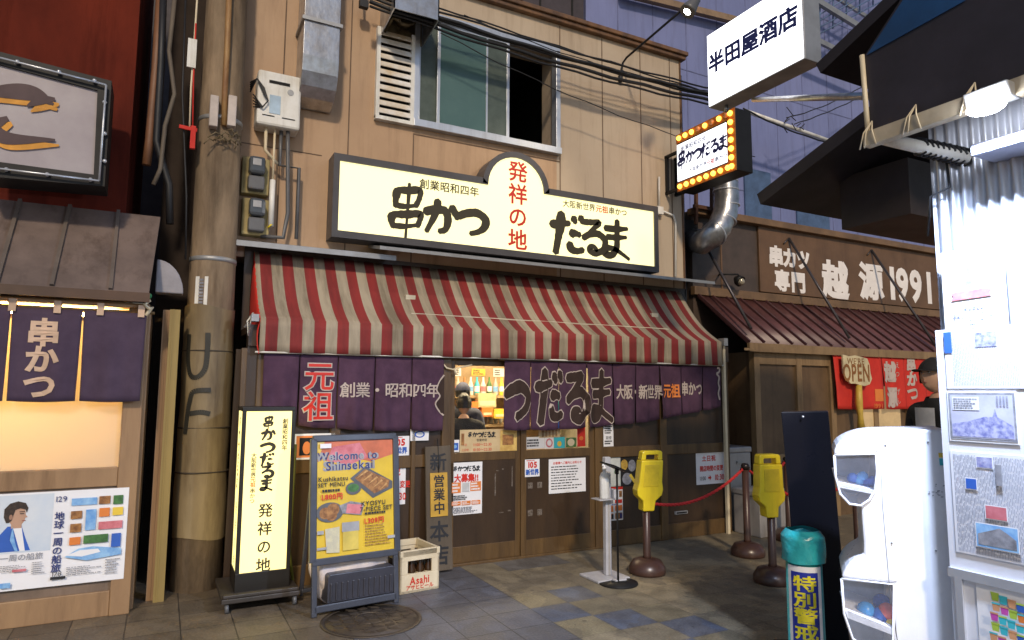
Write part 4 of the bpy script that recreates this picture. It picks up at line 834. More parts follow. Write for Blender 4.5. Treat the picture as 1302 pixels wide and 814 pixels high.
def mroof(u, v): return (xl+.04+(ex-xl-.04)*v+(15.8-xl)*u, RY-.03+(EY-RY+.03)*v, zB-.03+(ez-zB+.03)*v)
mb.sheet(1, 1, mroof, thick=(0,.015,-.03)); mb.build('metal_roof', mat('plum_metal_roof', (.15,.06,.055), .4, c2=(.1,.04,.04), ns=2, bump=.05, bs=6, stain=0.6), rs)
mb = MB(); k = 0; L_ = 15.8-xl
while k*.26 < L_: mb.beam(V(mroof(k*.26/L_,0))+Z_*.012, V(mroof(k*.26/L_,1))+Z_*.012, .03, .04); k += 1
mb.build('roof_seam', mat('plum_metal_seam', (.08,.032,.032), .4), rs)
m_lw = mat('pale_wood_fascia', (.29,.185,.09), .5, c2=(.2,.125,.06), ns=6, streak=.4, stain=0.6)
mb = MB(); mb.box(ex-.02, 15.8, EY-.02, EY+.02, ez-.11, ez+.0); mb.box(ex-.12, ex+.05, EY-.03, EY-.021, ez-.1, ez-.07); mb.build('eave_board', m_lw, rs)
FY = .12
mb = MB(); f0 = at(960,500,FY).x
for xa in (958, 1012, 1054, 1108, 1150): q = at(xa,500,FY).x; mb.box(q, q+.1, FY-.03, FY+.06, 0, ez-.1)
mb.box(f0, 15, FY-.025, FY+.05, ez-.26, ez-.1); mb.box(f0, 15, FY-.02, FY+.05, .75, .86)
mb.build('front_frame', m_lw, rs, bevel=.005)
mb = MB(); mb.box(f0, 15, FY+.01, FY+.05, 0, ez-.2); mb.box(f0, f0+.04, FY+.05, RY, 0, ez-.1); mb.build('front_panel', mat('brown_front_panel', (.15,.09,.045), .5, c2=(.1,.06,.03), ns=2, stain=0.6), rs)
q = at(1095,545,FY-.005); mb = MB(); mb.box(q.x-.02, q.x+.9, FY-.012, FY+.005, .9, 1.75); mb.build('lit_window', mat('warm_window', (.5,.35,.18), .3, es=.1, em=(1,.7,.35), var=.2), rs)
mb = MB(); mb.box(xl-.32, xl-.02, RY+.1, RY+.2, 0, zT-.1); mb.box(xl-.2, xl+.1, RY-.02, RY+.1, zT-.35, zT-.15); mb.build('side_filler', m_black, rs)
for k, (xa, ya, xb, yb) in enumerate(((889,297,955,418),(1003,303,1080,430),(1108,318,1190,440))):
    p = at(xa,ya,RY-.05); q = at(xb,yb,EY+.02); mb = MB(); mb.tube([p, q], .02, 8); mb.tube([p, p+V((-.12,0,-.1))], .012, 6); mb.build('stay_rod', mat('dark_grey_steel', (.09,.08,.085), .4, .5), rs)
lm = thing('wall_lamp', 'small round unlit wall lamp on a short black arm on the brown fascia', 'lamp', at(940,355,RY))
c = at(940,357,RY-.2); mb = MB(); mb.tube([at(914,350,RY), at(914,349,RY-.18), at(938,349,RY-.2), c+V((0,0,.05))], .013, 6); mb.build('arm', m_black, lm)
mb = MB(); d_ = V((.1,-.7,-.5)).normalized(); a_ = d_.cross(Z_).normalized(); mb.lathe(c, [(.03,-.08),(.075,-.02),(.08,.03)], 16, ax=(a_, d_.cross(a_), d_)); mb.build('lamp_shade', m_black, lm)
mb = MB(); mb.ball(c+d_*.03, .055, 0, 12, 8); mb.build('bulb', mat('glass_bulb', (.45,.4,.3), .1, .3), lm)
# silver duct elbow
du = thing('exhaust_duct', 'round silver duct bending below the bulb-framed sign', 'duct', at(905,305,RY-.4))
DY = RY-.45; pts = [at(922,190,DY), at(922,226,DY), at(924,252,DY), at(922,272,DY), at(914,290,DY), at(903,302,DY), at(893,308,DY+.1), at(884,306,DY+.4)]
mb = MB(); mb.tube(pts, .165, 20); mb.build('bend', m_galv, du)
for i, (x, y) in enumerate(((922,232),(923,243),(924,262),(920,280),(909,297))):
    mb = MB(); p = at(x,y,DY); t = V((0,0,1)) if i < 3 else (V((.4,0,.9)) if i == 3 else V((.8,0,.55))); t.normalize(); a_ = t.cross(Y_).normalized(); mb.lathe(p, [(.165,-.012),(.174,-.008),(.174,.008),(.165,.012)], 20, ax=(a_, t.cross(a_), t)); mb.build('joint_ring', m_alu, du)
mb = MB()
for x in (885, 905): mb.beam(at(x,238,DY+.3), at(x,285,DY+.3), .04, .04)
mb.beam(at(882,262,DY+.3), at(915,268,DY+.3), .04, .05); mb.build('bracket', mat('rust_bracket', (.14,.06,.03), .7), du)
# its red curtain and the OPEN hand
NY2 = FY-.09
xs = [at(x,480,NY2).x for x in (1060,1122,1150,1178,1215)]; zt2 = at(1100,452,NY2).z; zb2 = [at(x,520,NY2).z for x in (1070,1122,1150,1178,1215)]
def wl3(mb):
    for s, x, y, sz in (('越', 1131,473,.3),('源', 1134,505,.3)): c = at(x,y,NY2); write(mb, s, (c.x,NY2,c.z), X_, Z_, sz, 0, bold=.05)
    c = at(1159,482,NY2); write(mb, '串かつ', (c.x,NY2,c.z), X_, Z_, .22, 0, bold=.05, vert=True, adv=.95)
    c = at(1141,470,NY2); write(mb, 'えつ', (c.x,NY2,c.z), X_, Z_, .1, 0, vert=True, adv=1.3); c = at(1143,504,NY2); write(mb, 'げん', (c.x,NY2,c.z), X_, Z_, .1, 0, vert=True, adv=1.3)
    c = at(1117,503,NY2); rect(mb, V((c.x-.07,NY2,c.z-.08)), X_, Z_, 0, 0, .14, .17, 1, .001); c = at(1116,516,NY2); write(mb, '1991', (c.x,NY2-.002,c.z), X_, Z_, .09, 1)
noren('noren_curtain', 'bright red shop curtain with white characters hanging under the right shop eave', xs, zt2, zb2, NY2, 6, [m_red, m_cloth_w, m_orange], wl3, tabs=10, tabm=m_red)
oh = thing('open_sign', 'cream hand-shaped sign reading WE\'RE OPEN hung in front of the red curtain', 'sign', at(1090,600,NY2-.1))
OY = NY2-.1; pp = [(1072,451),(1080,453),(1088,452),(1096,454),(1103,456),(1106,464),(1107,474),(1109,482),(1106,489),(1100,491),(1094,490),(1088,488),(1082,488),(1077,482),(1073,474)]
mb = MB(); mb.prism([at(x,y,OY) for x, y in pp[::-1]], (0,.03,0)); mb.build('board', mat('cream_sign', (.72,.6,.36), .5), oh, bevel=.005)
mb = MB(); c = at(1089,473,OY); write(mb, 'OPEN', (c.x,OY-.003,c.z), X_, Z_, .33, 0, bold=.02, sx=.62); c = at(1088,459,OY); write(mb, "WE'RE", (c.x,OY-.003,c.z), X_, Z_, .12, 0); mb.build('lettering', mat('brown_letter', (.3,.12,.03), .6), oh)
mb = MB(); mb.tube([at(1092,490,OY+.02), at(1092,512,OY+.02), at(1094,530,OY+.02), at(1095,545,OY+.02)], [.04,.05,.035,.05], 10); mb.build('arm', mat('yellow_arm', (.6,.4,.06), .5), oh)

# ------------------------------------------------------------------ buildings behind
m_far = mat('blue_grey_cladding', (.2,.225,.43), .6, c2=(.15,.175,.345), ns=.6, streak=.4, stain=0.35)
fb = thing('tall_building', 'tall blue-grey clad building rising behind the right half of the restaurant', 'building', (14, 6, 0))
x0 = at(745,40,6).x
mb = MB(); mb.box(x0, 34, 6, 16, 0, 22, 0)
for k in range(18): x = x0+.9+k*1.05; mb.box(x-.012, x+.012, 5.992, 6.0, 3, 22, 1)
for z in (6.8, 9.6, 12.4, 15.2): mb.box(x0, 34, 5.99, 6.0, z-.012, z+.012, 1)
q = at(945,230,6).x; mb.box(q, q+.95, 5.95, 5.99, 3, 7.4, 2); q = at(1012,280,6).x; mb.box(q, q+1.3, 5.95, 5.99, 3, 7.0, 2)
mb.build('wall', [m_far, mat('far_seam', (.16,.18,.34), .7), mat('blue_panel', (.075,.13,.25), .6)], fb)
mb = MB(); a, b = at(790,-10,5.8), at(1010,45,5.8); mb.beam(a, b, .14, .16); mb.build('pipe_run', mat('tan_far_beam', (.3,.2,.12), .6), fb)
a, b = at(950,142,5.0), at(1062,182,5.0)
mb = MB(); mb.tube([a, b], .05, 8); tag(mb.build('tube_lamp', m_white, loc=a), 'long white tube strung on cables beneath the white projecting sign', 'tube')
mb = MB(); mb.tube(sag(at(945,138,4.9), at(1075,186,4.9), .12), .02, 6); mb.tube(sag(at(1000,150,4.9), at(1100,108,4.9), .1), .015, 6); mb.tube(sag(at(1010,158,4.9), at(1100,120,4.9), .05), .015, 6)
for k in range(10): q = at(1000+random.uniform(-10,25),154+random.uniform(-8,8),4.9); mb.tube([q, q+V((random.uniform(-.25,.25),0,random.uniform(-.2,.2)))], .012, 5)
tag(mb.build('tangled_wire', m_cable, loc=a), 'tangle of dark wires around the white tube in front of the blue-grey wall', 'wires')
st = thing('fire_stairs', 'steel outside stair and railings high on the blue-grey building at the top right', 'stairs', at(1080,120,5))
mb = MB()
for k in range(7): mb.tube([at(1040,44-k*8,5.2), at(1140,-8-k*11,5.0)], .018, 6)
for k in range(6): x = 1042+k*17; mb.tube([at(x,46-k*9.5,5.2), at(x+1,-30-k*9,5.2)], .022, 6)
mb.build('railing', mat('blue_steel', (.12,.2,.36), .5, .3), st)
mb = MB(); mb.beam(at(1030,-4,5.1), at(1118,50,5.1), .1, .16); mb.beam(at(1036,-20,5.3), at(1128,38,5.3), .06, .1); mb.beam(at(1040,52,5.25), at(1110,86,5.25), .08, .14); mb.build('stair_beam', m_alu2, st)
tb = thing('dark_building', 'dark brown-purple building top showing just above the left part of the restaurant roof', 'building', (3, 4.5, 0))
mb = MB(); q = at(742,10,5.5).x; mb.box(-3, q, 5.5, 9, 0, 16, 0)
for k in range(9): x = q-.3-k*.8; mb.box(x-.02, x+.02, 5.48, 5.5, 5, 16, 1)
mb.build('wall', [mat('dark_purple_cladding', (.06,.045,.05), .6), m_dark], tb)

# ------------------------------------------------------------------ dark roofs of the corner building on the right
m_roof = mat('near_black_roof', (.022,.017,.022), .55)
cr = thing('corner_building', 'near-black corner building at the right with two overhanging roofs', 'building', (4.5, -3.4, 0))
for Yb, tip, end, upto, th in ((-2.6,(967,260),(1200,307),(1112,150),.09), (-2.9,(1043,93),(1200,128),(1150,-8),.09)):
    a, b = at(*tip, Yb), at(*end, Yb); X0 = a.x
    u = atx(*upto, X0)    # the left verge climbs towards the street
    nm = V((0, -(u.z-a.z), (u.y-a.y))).normalized(); nm = nm if nm.z > 0 else -nm
    q = a+(u-a)*2.4
    mb = MB(); xe = at(1212, tip[1], Yb).x+.25; mb.prism([a, V((xe,a.y,a.z)), V((xe,q.y,q.z)), q], nm*th); mb.build('roof', m_roof, cr)
    mb = MB(); y2 = a.y-.35; hh = .42; zz = a.z+(u.z-a.z)*(a.y-y2)/(a.y-u.y)
    mb.box(X0+.42, xe, y2-.5, y2, zz-.34, zz-.012+.05); mb.build('roof_beam', mat('dark_timber', (.035,.024,.024), .6), cr)

# ------------------------------------------------------------------ kiosk with newspaper wall
KX = 3.2; KY = atx(1192,400,KX).y
ks = thing('street_kiosk', 'corrugated metal kiosk wall at the right edge, brightly lit and covered with newspaper pages', 'kiosk', (KX, KY, 0))
zk = atx(1192,195,KX).z
mb = MB()
def corr(u, v): y = KY-1.1*u; return (KX+.02+.012*math.sin(y*2*math.pi/.052), y, zk*0+1.2+(zk+.5-1.2)*v)
mb.sheet(176, 1, corr); mb.build('corrugated_wall', mat('corrugated_steel', (.6,.62,.68), .35, .5, c2=(.5,.52,.58), ns=3, streak=.2), ks)
mb = MB(); mb.box(KX+.035, KX+.06, KY-1.1, KY, 0, zk+.5); mb.box(KX+.06, KX+.4, KY-1.1, KY-.0, 0, zk+.5); mb.build('wall_core', m_lgrey, ks)
zp = atx(1200,420,KX).z
mb = MB(); mb.box(KX-.02, KX+.006, KY-1.1, KY+.004, 0, zp+.0); mb.build('backing_board', mat('white_board', (.7,.7,.74), .5, var=.04), ks)
mb = MB(); z1 = atx(1222,728,KX).z; mb.box(KX-.035, KX-.02, KY-1.1, KY+.006, z1-.02, z1+.02); mb.box(KX-.035,KX-.02, KY-.05, KY-.02, 0, z1-.02); mb.build('edge_trim', m_alu, ks)
RU = (-Y_, Z_)
def kp(x, y): p = atx(x, y, KX-.022); return p
def page(name, lab, cat, tlp, brp, items_fn, paper, group=None):
    a, b = kp(*tlp), kp(*brp); o = V((KX-.024, a.y, b.z)); w, h = a.y-b.y, a.z-b.z
    return poster(name, lab, cat, o, -Y_, Z_, w, h, items_fn(w, h), paper, group)
m_news = mat('newsprint', (.72,.71,.74), .7, c2=(.6,.6,.63), ns=8); m_nink = mat('newsprint_ink', (.3,.3,.36), .7); m_bl = mat('ink_blue_drawing', (.14,.15,.36), .6, c2=(.45,.45,.6), ns=45)
def f1(w, h):
    I = [('e', w*.45, h*.68, w*.25, h*.27, mat('pale_emblem_ring', (.45,.5,.6), .6)), ('e', w*.45, h*.68, w*.215, h*.235, m_whitep), ('e', w*.43, h*.72, w*.06, h*.08, m_skyp), ('e', w*.47, h*.6, w*.1, h*.08, m_greyprint), ('p', [(w*.12,h*.36),(w*.8,h*.38),(w*.75,h*.43),(w*.8,h*.48),(w*.14,h*.46),(w*.18,h*.41)], m_pink)]
    for s, y in (('新世界限定',.25),('通常ならびでこのとなし',.16),('一回200円',.07)): I.append(('t', s, w*.5, h*y, h*.075, m_navy, dict(bold=.01, sx=.62)))
    return I
page('notice_poster', 'white notice with a round emblem and pink ribbon at the top of the kiosk wall', 'poster', (1196,322), (1283,414), f1, m_whitep)
def f2(w, h):
    I = [('d', w*.1, h*.05, w*.8, h*.85, 40, m_nink, dict(vert=True, seed=11, fill=.38)), ('r', w*.4, h*.68, w*.26, h*.24, m_bl), ('r', 0, h*.6, w*.1, h*.36, m_blue)]; return I
page('newspaper_page', 'newspaper page with a small blue drawing just below the white emblem notice', 'newspaper', (1200,420), (1310,494), f2, m_news, 'newspaper pages on the kiosk wall')
def f3(w, h):
    I = [('r', w*.02, h*.04, w*.96, h*.92, m_greyprint), ('r', w*.05, h*.08, w*.9, h*.84, mat('pale_violet_print', (.55,.55,.68), .6)), ('p', [(w*.06,h*.1),(w*.06,h*.34),(w*.3,h*.4),(w*.55,h*.5),(w*.66,h*.5),(w*.7,h*.66),(w*.73,h*.5),(w*.94,h*.34),(w*.94,h*.1)], m_bl), ('r', w*.08, h*.62, w*.4, h*.26, m_news), ('d', w*.1, h*.64, w*.36, h*.22, 5, m_greyprint, dict(seed=2)), ('d', w*.72, h*.72, w*.18, h*.18, 4, m_nink, dict(vert=True, seed=4))]; return I
page('framed_print', 'framed violet-blue drawing of a town with a tall tower, on the kiosk wall', 'picture', (1204,497), (1297,566), f3, m_whitep)
def f4(w, h):
    I = [('d', w*.04, h*.02, w*.92, h*.95, 48, m_nink, dict(vert=True, seed=21, fill=.38))]
    for x, y, a, b, m in ((.36,.86,.2,.1,m_bl),(.2,.64,.14,.1,m_blue),(.44,.38,.26,.12,m_pink),(.3,.1,.52,.22,m_skyp)): I += [('r', w*x-.004, h*y-.004, w*a+.008, h*b+.008, m_whitep), ('r', w*x, h*y, w*a, h*b, m)]
    I += [('p', [(w*.32,h*.12),(w*.32,h*.22),(w*.5,h*.27),(w*.6,h*.3),(w*.7,h*.26),(w*.8,h*.21),(w*.8,h*.12)], m_greyprint), ('r', w*.6, h*.7, w*.08, h*.2, m_greyprint)]
    return I
page('newspaper_page', 'large newspaper page of small columns with four colour photos, lower on the kiosk wall', 'newspaper', (1208,573), (1318,722), f4, m_news, 'newspaper pages on the kiosk wall')
def f5(w, h):
    I = []; cs = [m_green, m_cyan, m_orange, m_pink, m_yelp, m_blue]
    lt = [mat('lime_print', (.5,.7,.08), .5), m_cyan, mat('salmon_print', (.8,.4,.2), .5), m_blue, mat('magenta_print', (.7,.1,.5), .5), m_orange]
    for j in range(5):
        for i in range(6):
            x, y = w*(.22+i*.115+.02*(j % 2)), h*(.7-j*.12-.02*i); m = lt[(i+2*j+(i*j) % 3) % 6]; I += [('p', [(x,y),(x+w*.085,y),(x+w*.1,y+h*.1),(x-w*.015,y+h*.1)], m), ('r', x-w*.015, y+h*.085, w*.115, h*.02, lt[(i+j) % 3])]
    return I
page('cup_poster', 'white poster with rows of small multicoloured cups at the lower right corner', 'poster', (1240,728), (1345,860), f5, m_whitep)
# kiosk awning tarp, poles, flood lamp
TX = 3.0
c0 = atx(1108,168,TX); c1 = atx(1100,70,TX); c2 = atx(1145,0,TX); yN = -6.3
sl_ = (atx(1300,99,TX).z-c0.z)/(c0.y-atx(1300,99,TX).y)
tp = thing('kiosk_tarp', 'large dark hanging sheet of the kiosk with a pale pole along its lower edge', 'tarp', c0)
P = [c0, V((TX,yN,c0.z+sl_*(c0.y-yN))), V((TX,yN,c0.z+2.6)), V((TX,c2.y-.5,c2.z+.55)), c2, c1]
mb = MB(); mb.prism(P, (.03,0,0)); mb.build('sheet', mat('black_sheet', (.028,.022,.03), .6, bump=.08, bs=6), tp)
mb = MB(); aa, bb = atx(1110,67,TX-.012), atx(1225,0,TX-.012); mb.prism([atx(1102,70,TX-.006), atx(1228,0,TX-.006), atx(1148,0,TX-.006)][::1], (.004,0,0)); mb.build('blue_corner', mat('blue_tarp', (.012,.07,.2), .5), tp)
mb = MB(); mb.tube([c1+V((-.01,.01,0)), c0+V((-.01,.01,-.03))], .012, 8); mb.build('side_rod', m_cream, tp)
q = c0+V((-.012,.02,-.04)); mb = MB(); e = V((TX-.012,yN,c0.z-.04+sl_*(c0.y-yN))); mb.beam(q, e, .05, .07); mb.build('lower_pole', mat('bamboo_pole', (.5,.42,.3), .5), tp)
for t in (.03, .2, .4, .62):
    mb = MB(); s_ = q.lerp(e, t*.55)
    for d in (-.03, .03, .055): mb.tube([s_+V((-.03,d,-.045)), s_+V((-.034,d*.5,.03)), s_+V((-.006,.0,.085))], .0035, 5)
    mb.build('lashing', m_cream, tp)
pe = atx(1234,202,KX+.03); mb = MB(); p0_ = atx(1113,174,TX); mb.tube([p0_, pe], .03, 10); mb.build('steel_pipe', m_white, tp)  # steel drawn in white paint: lamp light on it put into the colour
mb = MB()
pts = [p0_.lerp(pe, .45+.5*k/70)+V((0,math.cos(k*.8)*.04,math.sin(k*.8)*.04)) for k in range(71)]
mb.tube(pts, .007, 5); mb.tube([pts[55], pts[55]+V((-.02,-.02,-.15)), atx(1183,250,KX-.05), atx(1180,300,KX+.02)], .006, 5); tag(mb.build('coiled_cable', m_cable, loc=pts[0]), 'black cable coiled around the steel pipe under the dark sheet', 'cable')
fl = thing('flood_lamp', 'dazzling white LED flood lamp hanging under the dark sheet over the kiosk', 'lamp', atx(1255,128,2.9))
fc = atx(1256,130,2.93)
mb = MB(); mb.ob(fc+V((.03,0,.03)), (X_*.04,Y_*.085,V((-.012,0,.03)))); mb.build('lamp_housing', m_alu2, fl, bevel=.006)
mb = MB(); nrm = V((-.55,.0,-.84)).normalized(); a_ = Y_; b_ = nrm.cross(a_).normalized(); cc = fc+nrm*.03
mb.add([cc+a_*(.075*math.cos(k*.393))+b_*(.04*math.sin(k*.393)) for k in range(16)], [list(range(16))]); mb.build('lamp_face', mat('lit_led_face', (1,1,1), .3, es=40, em=(.86,.9,1), var=0), fl)
l = bpy.data.lights.new('flood_lamp_light', 'AREA'); l.energy = 95; l.shape = 'DISK'; l.size = .16; l.color = (.6,.73,1)
lo = bpy.data.objects.new('flood_lamp_light', l); COL.objects.link(lo); lo.location = fc+nrm*.05; lo.rotation_euler = nrm.to_track_quat('-Z','Y').to_euler()
mb = MB(); a, b, c, d = atx(1220,160,3.06), atx(1302,132,3.06), None, None
mb.box(3.03, 3.55, fc.y-.35, fc.y+.13, fc.z-.17, fc.z-.12); tag(mb.build('lamp_tray', mat('pale_lilac_box', (.3,.3,.36), .5), loc=(3.1,fc.y,fc.z-.15), bevel=.005), 'flat pale box fixed to the kiosk wall just below the flood lamp', 'box')
# ------------------------------------------------------------------ capsule machine
gm = thing('capsule_machine', 'white double-deck capsule toy machine beside the newspaper-covered kiosk', 'vending machine', atz(1100,860,0))
A0 = _F*3.4+_R*(3.4*(1062-651)/FOC)+CAM; A0 = V((A0.x, A0.y, 0))
ds = V((.62,-.785,0)).normalized(); dn = V((ds.y,-ds.x,0)); dn = dn if dn.dot(A0-CAM) > 0 else -dn   # ds along the side, dn away from the viewer
def onside(x, y, off=0.):
    d = ray(x, y); nn = dn; t = ((A0-dn*off-CAM).dot(nn))/d.dot(nn); return CAM+d*t
ORG[gm.name] = V((A0.x, A0.y, 0)); gm.location = ORG[gm.name]
m_gw = mat('white_machine_plastic', (.85,.85,.88), .3, c2=(.76,.76,.8), ns=3, stain=0.12)
prof = [(1060,574),(1063,566),(1072,559),(1086,552),(1104,548),(1205,546),(1222,814),(1223,900),(1090,900),(1090,815),(1078,800),(1071,760),(1068,735),(1074,725),(1084,712),(1096,704),(1098,690),(1094,655),(1086,645),(1072,637),(1064,615)]
pts = [onside(x, y) for x, y in prof]; lowz = min(p.z for p in pts)
for p in pts:
    if p.z < .3: p.z = .02 if p.z < .15 else p.z
# opening for the clear windows: windows are separate recessed boxes at the front
body = [onside(*p) for p in ((1112,548),(1205,546),(1222,814),(1224,960),(1120,960),(1136,830),(1137,742),(1100,738),(1070,735),(1071.5,729),(1075,722),(1080,716),(1086,711),(1092,707.5),(1098,705),(1098,690),(1096,665),(1095,646),(1106,636),(1113,622),(1115,600),(1113,577),(1060,579),(1060.5,573),(1063,567),(1067,562.5),(1072,559),(1079,555.5),(1087,552.5),(1096,550))]
for p in body: p.z = max(p.z, .02)
mb = MB(); mb.prism(body[::-1], dn*.42); mb.build('cabinet', m_gw, gm, bevel=.012)
mb = MB()
mb.prism([onside(*p,-.41) for p in ((1062,579),(1113,577),(1115,600),(1113,622),(1106,635),(1095,643),(1080,641),(1068,628),(1063,605))][::-1], dn*.012); mb.build('window_back', mat('lilac_inner_wall', (.82,.82,.88), .5), gm); mb = MB(); mb.prism([onside(*p,-.41) for p in ((1070,736),(1136,743),(1136,830),(1110,830),(1084,812),(1074,780))][::-1], dn*.012)
mb.build('window_back', mat('lilac_inner_wall', (.82,.82,.88), .5), gm)
for a, b, c, d in (((1064,613),(1114,624),(1113,629),(1067,620)), ((1074,775),(1136,800),(1136,808),(1078,786))): mb = MB(); mb.prism([onside(*p) for p in (a,b,c,d)][::-1], dn*.4); mb.build('chute', m_gw, gm)
for outl in (((1061,579),(1113,577),(1115,600),(1113,622),(1106,635),(1095,643),(1080,641),(1068,628),(1062,605)), ((1070,736),(1136,743),(1136,830),(1110,830),(1084,812),(1073,780))):
    mb = MB(); q = [onside(*p) for p in outl]; mb.poly(q[::-1])
    k = len(q)
    for i in range(2, k): mb.poly([q[i], q[(i+1)%k], q[(i+1)%k]+dn*.41, q[i]+dn*.41]) if i < k else None
    for pp_ in ([p-dn*.002 for p in q+q[:1]], [p+dn*.405 for p in q[1:]]): rim = MB(); rim.tube(pp_, .0065, 6); rim.build('dome_rim', m_gw, gm)
    mb.build('clear_dome', mat('clear_plastic', (.7,.72,.85), .08, al=.09, var=0), gm)
m_cyb = mat('pale_blue_capsule', (.1,.35,.75), .25)
for x, y, m in ((1084,608,m_blue),(1093,611,m_cyb),(1102,613,m_blue),(1109,612,m_blue),(1097,606,m_cyb)):
    mb = MB(); p = onside(x,y,-.12); mb.ball(p, .027, 0, 14, 10); tag(mb.build('toy_capsule', m, loc=p), 'small blue capsule lying in the upper window of the white machine', 'capsule', 'blue capsules in the upper window')
m_lb = mat('light_blue_capsule', (.05,.3,.7), .25); m_rd = mat('coral_capsule', (.8,.12,.08), .25); m_db = mat('deep_blue_capsule', (.02,.12,.5), .25)
for x, y, m, lab in ((1101,776,m_lb,'light blue capsule at the left of the lower machine window'),(1121,766,m_db,'deep blue capsule at the back of the lower machine window'),(1119,783,m_db,'deep blue capsule in front, beside the coral one in the lower machine window'),(1128,778,m_rd,'coral red capsule in the lower machine window'),(1133,792,m_yelp,'yellow capsule at the right of the lower machine window')):
    mb = MB(); p = onside(x,y,-.1 if y > 770 else -.2); mb.ball(p, .042, 0, 16, 10); tag(mb.build('toy_capsule', m, loc=p), lab, 'capsule')
mb = MB()
mb.prism([onside(*p,.002) for p in ((1193,576),(1204,576),(1205,582),(1194,582))][::-1], dn*.001, 0); mb.prism([onside(*p,.002) for p in ((1194,583),(1205,583),(1206,592),(1195,592))][::-1], dn*.001, 1); mb.build('sticker', [m_yelp, m_cyan], gm)
mb = MB(); mb.tube([onside(*p,.0005) for p in ((1119,556),(1122,640),(1130,735),(1141,814))], .0016, 5); mb.build('side_seam', m_greyprint, gm)
for x, y in ((1126,566),(1180,562),(1134,690),(1190,700)): mb = MB(); mb.ball(onside(x,y,.001), .005, 0, 8, 6); mb.build('screw', m_lgrey, gm)
mb = MB()
for k in range(16): x, y = 1178+random.uniform(0,26), 614+random.uniform(0,20); s_ = random.uniform(1,3.5); mb.prism([onside(x+a,y+b,.002) for a, b in ((0,0),(s_,0),(s_,1),(0,1))][::-1], dn*.001)
mb.build('scribble', m_greyprint, gm)

# ------------------------------------------------------------------ black slab sign and teal post
q = atz(1040,905,0); d = 4.15
def atd(x, y, d): return CAM+ray(x, y)*d
b1 = thing('standing_sign', 'tall plain black slab sign standing behind the teal post', 'sign', (0,0,0))
T0, T1 = atd(993,524,d), atd(1053,523,d); B0, B1 = atd(1017,800,d*.99), atd(1080,814,d*.99)
z = lambda p, o: p+(p-o)*((p.z-.02)/(o.z-p.z))
B0, B1 = z(B0,T0), z(B1,T1)
base = V(((B0.x+B1.x)/2,(B0.y+B1.y)/2,0)); b1.location = base; ORG[b1.name] = base
bk = V((.2,.15,0))
mb = MB(); mb.prism([B0,B1,T1,T0], bk); mb.build('slab', mat('gloss_black_panel', (.008,.008,.012), .3, var=.1, spec=.2), b1, bevel=.006)
mb = MB(); mb.ball(T0.lerp(T1,.45)+V((-.02,-.02,-.03)), .008, 0, 8, 6); mb.build('screw', m_alu, b1)
mb = MB(); mb.ob(base+V((.06,.05,.02)), (_R0*.26, _R0.cross(Z_)*.2, Z_*.02)); mb.build('foot', m_black, b1, bevel=.01)
d = 3.75; C_ = atd(1021,690,d); tz = atd(1020,673,d).z; r_ = .103
tp_ = thing('bollard', 'teal plastic bollard wrapped in a blue banner with yellow characters', 'bollard', (C_.x, C_.y, 0))
C0 = V((C_.x, C_.y, 0)); m_tl = mat('teal_plastic', (.02,.3,.3), .3, c2=(.015,.22,.22), ns=6, bump=.3, bs=14)
def mkb():
    mb = MB(); mb.lathe(C0, [(r_*1.25,.0),(r_*1.25,.03),(r_*.95,.06),(r_*.92,tz-.12)], 24, 0); return mb
mkb().build('post', m_tl, tp_)
mb = MB()
def cap(u, v):
    a = 2*math.pi*u; z_ = tz-.17+.17*v; rr = r_*(1.12 if v < .8 else 1.12*(1-(v-.8)*1.2)); rr += .0025*math.sin(a*5+z_*40)
    return (C0.x+rr*math.cos(a), C0.y+rr*math.sin(a), z_+.003*math.sin(a*3))
mb.sheet(36, 10, cap); mb.lathe(C0+Z_*(tz-.02), [(r_*.86,0),(.0,.025)], 24); mb.build('wrapped_cap', mat('teal_film', (.03,.38,.4), .15, c2=(.02,.28,.3), ns=9, bump=.25, bs=40), tp_)
fdir = (V((CAM.x,CAM.y,0))-C0).normalized(); fa = math.atan2(fdir.y, fdir.x)
def wrap(s, z_, off=0.): a = fa+s/(r_*1.0); rr = r_*.97+off; return V((C0.x+rr*math.cos(a), C0.y+rr*math.sin(a), z_))
zb_ = tz-.185
mb = MB(); mb.sheet(20, 1, lambda u, v: wrap((u-.5)*.2, .02+(zb_-.02)*v), 0); mb.sheet(18, 1, lambda u, v: wrap((u-.5)*.15, .02+(zb_-.05)*v, .0015), 1); mb.build('banner', [m_whitep, mat('deep_blue_banner', (.012,.03,.36), .5)], tp_)
mb = MB(); tm = MB(); write(tm, '特別警戒実施中', (0,0,zb_-.045-.086*3.5), X_, Z_, .086, 0, bold=.024, vert=True, adv=1.0, sx=1.5)
bm = bmesh.new(); bv = [bm.verts.new(p) for p in tm.v]
for f_ in tm.f:
    try: bm.faces.new([bv[i] for i in f_])
    except ValueError: pass
for k in range(-7, 8): bmesh.ops.bisect_plane(bm, geom=bm.verts[:]+bm.edges[:]+bm.faces[:], plane_co=(k*.0095,0,0), plane_no=(1,0,0))
bm.verts.index_update(); mb.add([wrap(p.co.x, p.co.z, .004-p.co.y*.5) for p in bm.verts], [[v.index for v in f_.verts] for f_ in bm.faces]); bm.free(); mb.build('lettering', mat('yellow_lettering', (.85,.75,.02), .5), tp_)

